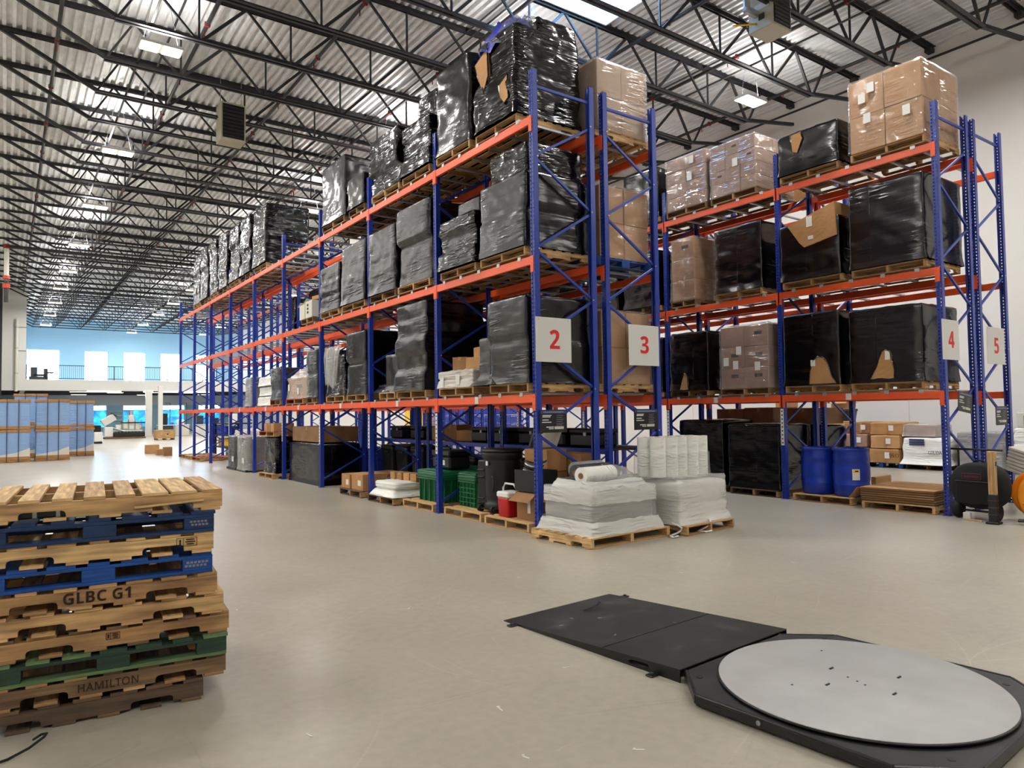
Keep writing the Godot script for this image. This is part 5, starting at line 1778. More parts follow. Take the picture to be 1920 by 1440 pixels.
func build_right_side() -> void:
	var gp := "pallets along the right wall"
	# pallet of worn cartons
	pallet("blue pallet under worn cartons by the wall", Vector3(18.7, 0, -9.35), 4, 0, gp)
	sagging_carton("worn brown carton with large lettering, bottom of the wall pile", Vector3(1.0, 0.345, 0.75), Vector3(18.6, 0.13, -9.25), 0, 0, "M&O")
	sagging_carton("crushed tan carton with a pale label on the lettered one", Vector3(0.95, 0.315, 0.72), Vector3(18.6, 0.5, -9.22), 2)
	sagging_carton("wide brown carton topping the pile by the wall", Vector3(0.9, 0.3, 0.84), Vector3(18.65, 0.84, -9.22), 0, 0.05)
	sagging_carton("brown carton at the far side bottom of the wall pile", Vector3(0.9, 0.36, 0.6), Vector3(18.6, 0.13, -9.98), 0)
	sagging_carton("brown carton with several labels at the far side of the pile", Vector3(0.9, 0.31, 0.58), Vector3(18.6, 0.52, -9.98), 4)
	sagging_carton("labelled brown carton at the far top of the pile", Vector3(0.8, 0.28, 0.5), Vector3(18.75, 0.86, -9.95), 1)
	pallet("wooden pallet beyond the blue one by the wall", Vector3(18.7, 0, -10.7), 3, 0, gp)
	for i in 3:
		sagging_carton("brown carton, %s of three on the farther wall pallet" % ["lowest", "middle", "topmost"][i], Vector3(0.85, [0.345, 0.325, 0.29][i], 0.7), Vector3(18.65, 0.12 + [0, 0.37, 0.72][i], -10.72), [1, 0, 2][i], 0.04 * i)
	tote("grey_tote", "dark grey lidded tote among the cartons by the wall", Vector3(0.6, 0.3, 0.62), Vector3(18.75, 1.17, -10.7), M.plastic_grey)
	open_carton("open tan carton with ragged flaps high on the wall pile", Vector3(0.4, 0.26, 0.44), Vector3(18.7, 1.5, -10.65), 2, 0.2)
	var bt := thing("blue_bundle", "blue folded tarp on the wall cartons", "tarp", Vector3(18.6, 1.17, -11.62))
	part(bt, "fold", tarp_mesh(0.6, 0.5, 0.16, 31), M.tarp_bright)
	part(bt, "under_fold", tarp_mesh(0.62, 0.52, 0.1, 32), M.tarp, Vector3(0, -0.03, 0))
	carton("tall tan carton with print standing beyond the racks", Vector3(0.5, 0.75, 0.4), Vector3(18.4, 1.135, -12.15), 0)
	bound("film_bound_load", "black load by the wall beyond the drums", 18.0, 19.0, -12.6, -11.3, 0.0, 1.1, M.film_black_smooth, 501, {"group": "loads by the wall"})
	# white wrapped bags with print
	pallet("dark wooden pallet under the white printed bags", Vector3(18.72, 0, -8.25), 3, 0, gp)
	var w := bound("wrapped_bag_load", "silver white wrapped bags with printed lettering by the wall", 18.1, 19.2, -8.8, -7.72, 0.125, 0.77, M.film_white, 503, {"tiers": 3, "amp": 0.02, "r": 0.08, "flare": 0.06, "group": "loads by the wall"})
	for i in 3:
		for k in 4:
			part(w, "print_block", bx(Vector3(0.003, 0.045, 0.1), 0.0), M.ink_blue, Vector3(-0.565, 0.6 - i * 0.055, -0.3 + k * 0.085))
	text_part(w, "lettering", "GILDAN", 0.085, M.ink_blue, Vector3(-0.57, 0.3, 0.28), Vector3(0, -PI / 2, 0))
	var rb := bound("wrapped_carton_bundle", "rosy carton bundle in clear film on the white bags", 18.15, 19.1, -8.78, -8.0, 0.8, 1.1, M.film_haze, 504, {"tiers": 1, "group": "loads by the wall"})
	part(rb, "carton", bx(Vector3(0.85, 0.26, 0.7), 0.01), M.card[4], Vector3(0, 0.14, 0))
	for i in 3:
		pallet("wooden pallet of pale goods by the wall, %s past the bags" % ordinal(i + 1), Vector3(18.75, 0, -7.1 + i * 1.15), 1, 0, gp)
		bound("wrapped_bag_load", "pale wrapped goods by the wall, %s past the printed bags" % ordinal(i + 1), 18.2, 19.25, -7.58 + i * 1.15, -6.65 + i * 1.15, 0.12, [0.92, 1.02, 0.7][i], [M.film_pale, M.film_white, M.film_pale][i], 510 + i, {"tiers": 3, "amp": 0.02, "r": 0.05, "group": "loads by the wall"})
	var cb := thing("white_carton", "white carton with a window and brown parcels inside", "carton", Vector3(18.6, 1.04, -6.0))
	part(cb, "box", bx(Vector3(0.7, 0.34, 0.75), 0.02), M.card_white, Vector3(0, 0.17, 0))
	part(cb, "parcel", bx(Vector3(0.02, 0.2, 0.5), 0.005), M.card[4], Vector3(-0.352, 0.17, 0.02))
	for i in 4:
		var b := thing("board", "board leaning upright by the wall, %s of four" % ordinal(i + 1), "board", Vector3(19.5 + 0.03 * i, 0.0, -5.55 + i * 0.22), 0)
		part(b, "plank", bx(Vector3(0.03, 1.45, 0.16), 0.004), [M.foam, M.foam, M.wood[3], M.wood[4]][i], Vector3(0.06, 0.725, 0), Vector3(0, 0, -0.05))
		part(b, "end_cap", bx(Vector3(0.032, 0.02, 0.162), 0.002), M.wood[3], Vector3(0.098, 1.46, 0), Vector3(0, 0, -0.05))
	# blue lattice crates far along the wall
	for r in 5:
		for c in 7:
			lattice_crate("blue lattice crate in a high block of crates by the wall", Vector3(17.6, r * 0.36, -30.6 + c * 0.95))
	var yc := thing("yellow_cabinet", "yellow cabinet by the wall beyond the blue crates", "cabinet", Vector3(18.6, 0.0, -34.9))
	part(yc, "body", bx(Vector3(0.8, 1.9, 2.2), 0.02), M.yellow_bright, Vector3(0, 0.95, 0))
	for s in [-1, 1]:
		part(yc, "door", bx(Vector3(0.03, 1.7, 1.0), 0.01), M.yellow_bright, Vector3(-0.41, 0.95, s * 0.53))
		part(yc, "handle", bx(Vector3(0.03, 0.14, 0.03), 0.006), M.black, Vector3(-0.44, 1.0, s * 0.08))
	# equipment at the sign end of rack 4
	cart_bag()
	hose_reel(Vector3(11.15, 0.0, -3.6))
	var wp := thing("timber_post", "upright timber offcut with a black strap beside the reel", "timber", Vector3(10.47, 0.38, -3.95), 0.2)
	part(wp, "timber", bx(Vector3(0.09, 0.56, 0.09), 0.004), M.wood[0], Vector3(0, 0.28, 0), Vector3(0, 0, 0.02))
	part(wp, "strap", bx(Vector3(0.094, 0.06, 0.094), 0.003), M.black, Vector3(0, 0.4, 0), Vector3(0, 0, 0.02))
	var st := thing("black_stand", "short black stand under the timber offcut", "stand", Vector3(10.47, 0, -3.95))
	part(st, "column", bx(Vector3(0.095, 0.36, 0.095), 0.01), M.plastic_black, Vector3(0, 0.2, 0))
	part(st, "foot", bx(Vector3(0.15, 0.03, 0.15), 0.006), M.plastic_black, Vector3(0, 0.015, 0))
	for k in 3:
		part(st, "band", bx(Vector3(0.099, 0.012, 0.099), 0.002), M.plastic_grey, Vector3(0, 0.12 + k * 0.09, 0))
	var fm := thing("foam_sheets", "white foam sheets lying slanted behind the yellow reel", "foam sheets", Vector3(12.45, 0.42, -3.5), -0.25)
	for k in 7:
		part(fm, "sheet", bx(Vector3(1.3, 0.045, 1.5), 0.01), M.foam, Vector3(0.0, k * 0.05, 0.01 * k), Vector3(0.28, 0, 0.02))
	var tb := thing("trestle", "low wooden trestle under the foam sheets", "trestle", Vector3(12.45, 0, -3.5), -0.25)
	part(tb, "top", bx(Vector3(1.1, 0.06, 1.2), 0.005), M.wood[3], Vector3(0, 0.18, 0), Vector3(0.28, 0, 0))
	for sx in [-1, 1]:
		for sz in [-1, 1]:
			part(tb, "leg", bx(Vector3(0.08, 0.16 - sz * 0.14, 0.08), 0.005), M.wood[3], Vector3(sx * 0.45, 0.08 - sz * 0.07, sz * 0.4))

func lattice_crate(label: String, p: Vector3) -> void:
	if not meshes.has("lattice"):
		var b := MB.new()
		var s := Vector3(0.7, 0.34, 0.92)
		for y in 5:
			for sg in [-1, 1]:
				b.box(Vector3(sg * s.x / 2, 0.03 + y * 0.07, 0), Vector3(0.02, 0.022, s.z))
				b.box(Vector3(0, 0.03 + y * 0.07, sg * s.z / 2), Vector3(s.x, 0.022, 0.02))
		for k in 9:
			for sg in [-1, 1]:
				b.box(Vector3(sg * s.x / 2, s.y / 2, (k - 4) * 0.114), Vector3(0.022, s.y, 0.02))
		b.box(Vector3(0, 0.01, 0), Vector3(s.x, 0.02, s.z))
		meshes.lattice = b.mesh()
		M.crate_blue = plain(Color(0.18, 0.30, 0.75), 0.5)
		M.crate_inside = plain(Color(0.45, 0.5, 0.8), 0.6)
	var t := thing("lattice_crate", label, "crate", p, 0, "blue lattice crates")
	part(t, "lattice", meshes.lattice, M.crate_blue)
	part(t, "inner_tray", bx(Vector3(0.6, 0.24, 0.8), 0.02), M.crate_inside, Vector3(0, 0.14, 0))

func cart_bag() -> void:
	# round black equipment bag strapped on a two wheeled trolley
	var t := thing("equipment_trolley", "black equipment bag on a trolley with two rubber wheels", "trolley", Vector3(10.82, 0, -4.23), -0.1)
	var rows := []
	for i in 9:
		var f := i / 8.0
		var x := (f - 0.5) * 0.3
		var k := 1.0 - 0.16 * pow(absf(f - 0.5) * 2.0, 3.0)
		var row := []
		for j in 28:
			var a := TAU * j / 28.0
			var rz := 0.36 * k * signf(cos(a)) * pow(absf(cos(a)), 0.8)
			var ry := 0.315 * k * signf(sin(a)) * pow(absf(sin(a)), 0.8)
			row.append(Vector3(x, 0.45 + ry, rz))
		rows.append(row)
	part(t, "bag", sheet(rows, true, true, true), M.fabric)
	part(t, "pocket", bx(Vector3(0.03, 0.3, 0.46), 0.012), M.fabric, Vector3(-0.16, 0.36, 0.0))
	part(t, "zip", bx(Vector3(0.006, 0.012, 0.48), 0.002), M.plastic_grey, Vector3(-0.176, 0.515, 0))
	part(t, "badge", bx(Vector3(0.006, 0.075, 0.24), 0.002), M.plastic_dark, Vector3(-0.168, 0.58, -0.03))
	part(t, "badge_rim", bx(Vector3(0.004, 0.085, 0.25), 0.001), M.red, Vector3(-0.166, 0.58, -0.03))
	for k in 8:
		part(t, "badge_letter", bx(Vector3(0.003, 0.02 if k % 3 else 0.026, 0.012), 0.0), M.magenta, Vector3(-0.172, 0.58, -0.11 + k * 0.023))
	part(t, "grip", tube([Vector3(0, 0.74, -0.08), Vector3(0, 0.79, -0.05), Vector3(0, 0.79, 0.05), Vector3(0, 0.74, 0.08)], 0.012, 6), M.plastic_black)
	part(t, "push_bar", tube([Vector3(0.05, 0.2, -0.3), Vector3(0.05, 0.93, -0.3), Vector3(-0.02, 0.94, -0.36), Vector3(-0.02, 0.94, 0.3)], 0.014, 8), M.plastic_black)
	rod(t, "axle", Vector3(-0.1, 0.115, -0.24), Vector3(-0.1, 0.115, 0.24), 0.014, M.plastic_black)
	for s in [-0.24, 0.24]:
		var w := part(t, "wheel", torus(0.08, 0.045, 24), M.rubber, Vector3(-0.1, 0.125, s), Vector3(0, 0, 0))
		w.rotation = Vector3(0, 0, 0)
		w.transform.basis = Basis(Vector3(1, 0, 0), Vector3(0, 0, 1), Vector3(0, -1, 0))
		part(w, "hub", cyl(0.045, 0.045, 0.05, 16), M.off_white)
		part(w, "tread", cyl(0.118, 0.118, 0.06, 28), M.rubber)
	part(t, "carton_underneath", bx(Vector3(0.06, 0.09, 0.09), 0.005), M.paper, Vector3(-0.16, 0.045, -0.1))

func hose_reel(p: Vector3) -> void:
	var t := thing("cable_reel", "large yellow cable reel standing on the floor", "reel", p, 0.5)
	var r := 0.33
	for s in [-1, 1]:
		part(t, "flange", lathe([[0.06, -0.012], [r - 0.03, -0.012], [r, -0.03], [r + 0.012, 0.0], [r, 0.03], [r - 0.03, 0.012], [0.06, 0.012]], 40), M.yellow, Vector3(s * 0.2, r + 0.015, 0), Vector3(0, 0, PI / 2))
		for k in 4:
			var a := k * PI / 2 + 0.4
			part(t, "slot_rib", bx(Vector3(0.03, 0.2, 0.05), 0.01), M.yellow, Vector3(s * 0.215, r + 0.015 + sin(a) * 0.2, cos(a) * 0.2), Vector3(-a + PI / 2, 0, 0))
	part(t, "drum", cyl(0.16, 0.16, 0.4, 28), M.yellow, Vector3(0, r + 0.015, 0), Vector3(0, 0, PI / 2))
	rod(t, "crank", Vector3(-0.24, r + 0.03, -0.12), Vector3(-0.24, r + 0.06, 0.2), 0.012, M.black)
	rod(t, "axle", Vector3(-0.27, r + 0.015, 0), Vector3(0.27, r + 0.015, 0), 0.025, M.steel)
	var m := thing("small_caster", "dark trolley foot with magenta wheels beside the yellow reel", "caster", Vector3(10.7, 0, -3.55), 0.3)
	part(m, "bracket", bx(Vector3(0.12, 0.03, 0.3), 0.008), M.plastic_black, Vector3(0, 0.05, -0.05))
	for s in [-1, 1]:
		var w := part(m, "wheel", torus(0.055, 0.022, 20), M.rubber, Vector3(s * 0.05, 0.078, 0.12))
		w.transform.basis = Basis(Vector3(0, 1, 0), Vector3(1, 0, 0), Vector3(0, 0, -1))
		part(w, "hub", cyl(0.04, 0.04, 0.03, 16), M.magenta)
	var sp := thing("wood_splinter", "thin pale timber offcut on the floor by the trolley", "timber", Vector3(10.55, 0, -4.22), 1.3)
	part(sp, "stick", bx(Vector3(0.24, 0.02, 0.035), 0.003), M.wood[2], Vector3(0, 0.01, 0))
	part(sp, "broken_end", bx(Vector3(0.04, 0.012, 0.02), 0.002), M.wood[0], Vector3(0.13, 0.006, 0.005), Vector3(0, 0.3, 0))
# ---------------------------------------------------------------- foreground: pallet stack, stretch-wrap machine
func build_foreground() -> void:
	pallet_stack()
	wrap_machine()
	var rg := RandomNumberGenerator.new()
	rg.seed = 31
	# scraps of film and wood lying about
	var spots := [[2.1, -3.1], [2.6, -5.1], [1.5, -5.9], [3.9, -5.4], [2.2, -1.9], [2.35, -2.35], [1.9, -2.6], [5.2, -4.6], [6.4, -4.2], [1.2, -3.4], [2.75, -3.35], [4.9, -5.3]]
	for i in spots.size():
		var t := thing("film_scrap", "tiny pale scrap of film on the bare floor", "scrap", Vector3(spots[i][0], 0, spots[i][1]), rg.randf() * 6.0, "scraps on the floor")
		part(t, "shred", bx(Vector3(0.03 + rg.randf() * 0.04, 0.003, 0.008), 0.001), M.paper, Vector3(0, 0.0015, 0))
		part(t, "curl", bx(Vector3(0.012, 0.006, 0.01), 0.001), M.paper, Vector3(0.02, 0.003, 0.004), Vector3(0, 0.6, 0))
	var s := thing("black_strap", "bent black strap lying on the floor by the pallet stack", "strap", Vector3(0.02, 0, -4.02), 0)
	part(s, "strap", tube([Vector3(-0.06, 0.006, 0.06), Vector3(0.0, 0.01, 0.05), Vector3(0.08, 0.03, 0.03), Vector3(0.14, 0.055, 0.0), Vector3(0.15, 0.06, -0.02), Vector3(0.13, 0.05, -0.05), Vector3(0.1, 0.02, -0.09)], 0.006, 6), M.rubber)
	part(s, "buckle", bx(Vector3(0.03, 0.008, 0.022), 0.002), M.black, Vector3(-0.065, 0.006, 0.06))

func ribbon(pts: Array, w: float) -> ArrayMesh:
	var rows := []
	var c := Curve3D.new()
	for p in pts:
		c.add_point(p)
	for s in 4:
		var row := []
		for i in 25:
			var f := i / 24.0 * (pts.size() - 1)
			var k := mini(int(f), pts.size() - 2)
			var p: Vector3 = pts[k].lerp(pts[k + 1], smoothstep(0, 1, f - k))
			var d: Vector3 = (pts[k + 1] - pts[k]).normalized()
			var side := d.cross(Vector3.UP).normalized() * w / 2
			row.append(p + side * (-1.0 if s in [0, 3] else 1.0) + Vector3(0, 0.0015 if s < 2 else -0.0015, 0))
		rows.append(row)
	rows.append(rows[0])
	return sheet(rows, false)

func stamp(t: Node3D, x: float, y: float, z: float, w: float, h: float) -> void:
	# inked certification box: a frame, a divider and lines of print
	for s in [-1, 1]:
		part(t, "stamp_frame", bx(Vector3(w, 0.0025, 0.001), 0.0), M.ink_brown, Vector3(x, y + s * h / 2, z))
		part(t, "stamp_frame", bx(Vector3(0.0025, h, 0.001), 0.0), M.ink_brown, Vector3(x + s * w / 2, y, z))
	part(t, "stamp_frame", bx(Vector3(0.0022, h, 0.001), 0.0), M.ink_brown, Vector3(x - w * 0.17, y, z))
	part(t, "stamp_mark", bx(Vector3(0.008, h * 0.6, 0.001), 0.0), M.ink_brown, Vector3(x - w * 0.33, y, z))
	for k in 3:
		part(t, "stamp_line", bx(Vector3(w * [0.42, 0.5, 0.36][k], h * 0.12, 0.001), 0.0), M.ink_brown, Vector3(x + w * 0.17, y + h * (0.27 - 0.27 * k), z))

func pallet_stack() -> void:
	var th := -0.0995
	var h := 0.113
	var l := 1.09
	# from the floor up: right end x, look
	var rows := [
		[0.90, "dark weathered wooden pallet at the bottom of the stack", "dark"],
		[1.01, "wooden pallet stencilled HAMILTON above the dark one", "hamilton"],
		[1.02, "green painted block pallet in the stack", "green"],
		[1.03, "aged wooden pallet with a stamp above the green one", "stamp"],
		[1.0, "fresh wooden pallet with cracked boards under the lettered one", "fresh"],
		[0.97, "wooden pallet stencilled with bold letters in the stack", "letters"],
		[0.94, "bright blue block pallet under a pale stamped one", "blue"],
		[0.95, "pale clean wooden pallet with a square stamp between blue ones", "pale"],
		[0.95, "dark blue block pallet second from the top of stack", "blue2"],
		[0.99, "wooden pallet topping the stack, its boards lying open", "top"]]
	for i in 10:
		var q: Array = rows[i]
		var c := Vector3(0.89 - l / 2 * 0.995 + 0.05 + (q[0] - 0.90), i * h, -4.19 - l / 2 * 0.0995 - 0.5 * 0.995 + 0.01 * (i % 3))
		var t := thing("blue_pallet" if q[2].begins_with("blue") else ("green_pallet" if q[2] == "green" else "pallet"), q[1], "pallet", c, th + 0.012 * sin(i * 2.3), "pallets of the near stack")
		var zf := 0.502
		match q[2]:
			"dark":
				fill_pallet(t, l, 1.0, h, [M.wood[4], M.wood[3]], 7, 6, true, 41)
			"hamilton":
				fill_pallet(t, l, 1.0, h, [M.wood[1], M.wood[0], M.wood[3]], 7, 6, true, 42)
				text_part(t, "stencil", "HAMILTON", 0.042, M.ink_brown, Vector3(-0.02, 0.056, zf))
			"green":
				fill_block_pallet(t, l, 1.0, h, M.wood_green, M.wood_green_pale, 43)
			"stamp":
				fill_pallet(t, l, 1.0, h, [M.wood[1], M.wood[3], M.wood[1]], 7, 6, true, 44)
				stamp(t, -0.02, 0.068, zf, 0.062, 0.032)
			"fresh":
				fill_pallet(t, l, 1.0, h, [M.wood[0], M.wood[0], M.wood[2]], 6, 6, true, 45)
			"letters":
				fill_pallet(t, l, 1.0, h, [M.wood[0], M.wood[1]], 7, 6, true, 46)
				text_part(t, "stencil", "GLBC G1", 0.058, M.ink_brown, Vector3(-0.02, 0.06, zf), Vector3.ZERO, 800)
			"blue":
				fill_block_pallet(t, l, 1.0, h, M.wood_blue_bright, M.wood_blue_bright, 47)
				for k in 2:
					for j in 6:
						part(t, "stencil", bx(Vector3(0.014, 0.012, 0.001), 0.0), M.text_grey, Vector3(0.42 + j * 0.019 - k * 0.008, 0.062 - k * 0.018, 0.502))
			"pale":
				fill_pallet(t, l, 1.0, h, [M.wood[2], M.wood[2], M.wood[0]], 7, 6, true, 48)
				stamp(t, 0.41, 0.066, zf, 0.1, 0.045)
				text_part(t, "stencil", "2023", 0.022, M.ink_brown, Vector3(-0.52, 0.06, zf))
			"blue2":
				fill_block_pallet(t, l, 1.0, h, M.wood_blue, M.wood_blue, 49)
				for k in 2:
					for j in 5:
						part(t, "stencil", bx(Vector3(0.013, 0.011, 0.001), 0.0), M.text_grey, Vector3(0.43 + j * 0.018 + k * 0.006, 0.06 - k * 0.017, 0.502))
			"top":
				fill_pallet(t, l, 1.0, h, [M.wood[2], M.wood[2], M.wood[0]], 8, 5, true, 50)
				part(t, "splinter", bx(Vector3(0.34, 0.012, 0.012), 0.002), M.wood[2], Vector3(0.28, 0.05, 0.505), Vector3(0, 0, 0.05))
	var bf := thing("strap_coil", "black and silver strapping poked into the blue pallet", "strap", Vector3(0.12, 9 * h + 0.02, -4.33), th)
	part(bf, "band", bx(Vector3(0.3, 0.05, 0.03), 0.01), M.plastic_black, Vector3(0, 0.02, 0))
	for k in 3:
		part(bf, "clip", bx(Vector3(0.025, 0.052, 0.034), 0.004), M.steel, Vector3(-0.1 + k * 0.1, 0.02, 0))

func wrap_machine() -> void:
	var th := 0.066
	# ramp: thin plate rising towards the turntable
	var r := thing("loading_ramp", "long black steel ramp leading up to the round turntable", "ramp", Vector3(3.62, 0, -3.54), th)
	var w := 1.13
	var z0 := -0.86
	var z1 := 0.735
	var h0 := 0.006
	var h1 := 0.075
	var b := MB.new()
	var a := [Vector3(-w / 2, h0, z0), Vector3(w / 2, h0, z0), Vector3(w / 2, h1, z1), Vector3(-w / 2, h1, z1)]
	var nn := Vector3(0, 1, -(h1 - h0) / (z1 - z0)).normalized()
	b.quad(a[0], a[1], a[2], a[3], nn)
	b.quad(a[0] - Vector3(0, 0.006, 0), a[1] - Vector3(0, 0.006, 0), a[2] - Vector3(0, 0.006, 0), a[3] - Vector3(0, 0.006, 0), -nn)
	b.quad(a[0], a[1], a[1] - Vector3(0, 0.006, 0), a[0] - Vector3(0, 0.006, 0), Vector3(0, 0, -1))
	b.quad(a[2], a[3], a[3] - Vector3(0, 0.006, 0), a[2] - Vector3(0, 0.006, 0), Vector3(0, 0, 1))
	part(r, "deck_plate", b.mesh(), M.ramp)
	for s in [-1, 1]:
		var g := MB.new()
		# side skirt with a hand hole near the high end
		var poly := PackedVector2Array([Vector2(z0, 0.0), Vector2(z1, 0.0), Vector2(z1, h1), Vector2(z0, h0)])
		var hole := PackedVector2Array([Vector2(0.36, 0.014), Vector2(0.50, 0.014), Vector2(0.515, 0.026), Vector2(0.5, 0.044), Vector2(0.38, 0.04), Vector2(0.35, 0.027)])
		var cut := Geometry2D.clip_polygons(poly, hole)
		if cut.size() == 2:
			# hole inside: split the skirt in two round it
			for half in [PackedVector2Array([Vector2(z0, 0), Vector2(0.43, 0), Vector2(0.43, h1), Vector2(z0, h1)]), PackedVector2Array([Vector2(0.43, 0), Vector2(z1, 0), Vector2(z1, h1), Vector2(0.43, h1)])]:
				for pc in Geometry2D.intersect_polygons(poly, half):
					for pd in Geometry2D.clip_polygons(pc, hole):
						g.prism(pd, -0.003, 0.003, Transform3D(Basis(Vector3(0, 0, 1), Vector3(0, 1, 0), Vector3(1, 0, 0)), Vector3(s * (w / 2 - 0.003), 0, 0)))
		part(r, "side_skirt", g.mesh(), M.machine_black)
		for z in [-0.72, 0.56]:
			var ft := part(r, "anchor_tab", bx(Vector3(0.07, 0.008, 0.05), 0.002), M.machine_black, Vector3(s * (w / 2 + 0.03), 0.006, z))
			part(ft, "anchor_bolt", cyl(0.012, 0.012, 0.012, 8), M.plastic_grey, Vector3(0.005 * s, 0.008, 0))
	part(r, "seam", bx(Vector3(w - 0.02, 0.003, 0.006), 0.0), M.machine_black, Vector3(0, lerpf(h0, h1, 0.62) + 0.001, lerpf(z0, z1, 0.62)))
	part(r, "pull_strap", ribbon([Vector3(-0.12, 0.0, 0), Vector3(-0.05, 0.012, 0.015), Vector3(0.03, 0.016, 0.0), Vector3(0.09, 0.02, -0.03), Vector3(0.11, 0.012, -0.06)], 0.02), M.rubber, Vector3(0.12, 0.026, -0.6))
	for q in [[-0.38, -0.44], [-0.2, -0.52], [-0.05, -0.38], [0.2, 0.1], [-0.3, 0.0]]:
		part(r, "scrap", bx(Vector3(0.03, 0.002, 0.012), 0.0), M.text_grey, Vector3(q[0], lerpf(h0, h1, (q[1] - z0) / (z1 - z0)) + 0.001, q[1]), Vector3(0.04, q[0] * 9.0, 0))
	# base frame of the turntable
	var t := thing("stretch_wrapper", "black octagonal base with a round light grey turntable", "turntable", Vector3(3.68, 0, -2.06), th)
	var e := 0.735
	var c := 0.25
	var oct := PackedVector2Array([Vector2(-e + c, -e), Vector2(e - c, -e), Vector2(e, -e + c), Vector2(e, e - c), Vector2(e - c, e), Vector2(-e + c, e), Vector2(-e, e - c), Vector2(-e, -e + c)])
	var lay := Transform3D(Basis(Vector3(1, 0, 0), Vector3(0, 0, 1), Vector3(0, -1, 0)), Vector3.ZERO)
	var m := MB.new()
	m.prism(oct, -0.012, -0.06, lay)
	part(t, "base", m.mesh(), M.machine_black)
	var m2 := MB.new()
	var lip := PackedVector2Array()
	for p in oct:
		lip.append(p * 0.992)
	m2.prism(lip, -0.058, -0.066, lay)
	part(t, "base_plate", m2.mesh(), M.ramp)
	# bent outer rail with slots along the open side
	for k in 8:
		var p0 := oct[k]
		var p1 := oct[(k + 1) % 8]
		if k == 0:
			continue
		var rl2 := bar(t, "edge_rail", Vector3(p0.x, 0.045, p0.y), Vector3(p1.x, 0.045, p1.y), Vector2(0.02, 0.05), M.machine_black, 0.006)
		rl2.set_meta("label", "black folded edge")
	for z in [-0.3, 0.1, 0.35]:
		part(t, "rail_slot", bx(Vector3(0.004, 0.012, 0.16), 0.001), M.black, Vector3(-e - 0.009, 0.05, z))
	part(t, "rail_bolt", cyl(0.012, 0.012, 0.01, 10), M.steel, Vector3(-e - 0.012, 0.045, -0.12), Vector3(0, 0, PI / 2))
	for q in [[-0.52, -0.62], [0.6, 0.5], [0.62, -0.5], [-0.5, 0.62]]:
		part(t, "bolt_hole", cyl(0.018, 0.018, 0.003, 12), M.black, Vector3(q[0], 0.0665, q[1]))
	# the turning plate
	var rr := 0.71
	part(t, "turntable_edge", lathe([[0.0, 0.072], [rr - 0.01, 0.072], [rr, 0.075], [rr, 0.083], [rr - 0.004, 0.085], [0.0, 0.085]], 96), M.machine_black)
	part(t, "turntable_plate", lathe([[0.0, 0.0852], [rr - 0.006, 0.0852], [rr - 0.006, 0.088], [rr - 0.009, 0.0895], [0.0, 0.0895]], 96), M.turntable)
	for q in [[-0.18, -0.1, 0.3], [0.06, -0.2, 0.3], [0.2, 0.1, 0.3], [-0.05, 0.18, 0.3]]:
		var pts := []
		for i in 6:
			var f := (i / 5.0 - 0.5) * 0.5
			pts.append(Vector3(q[0] + sin(f) * 0.07 + 0.02, 0.0895, q[1] + cos(f) * 0.02))
		part(t, "slot", tube(pts, 0.006, 6), M.black)
	for i in 5:
		part(t, "screw", cyl(0.006, 0.006, 0.002, 8), M.black, Vector3([0.0, 0.02, -0.02, 0.32, -0.3][i], 0.0905, [0.0, -0.06, 0.05, -0.36, -0.2][i]))
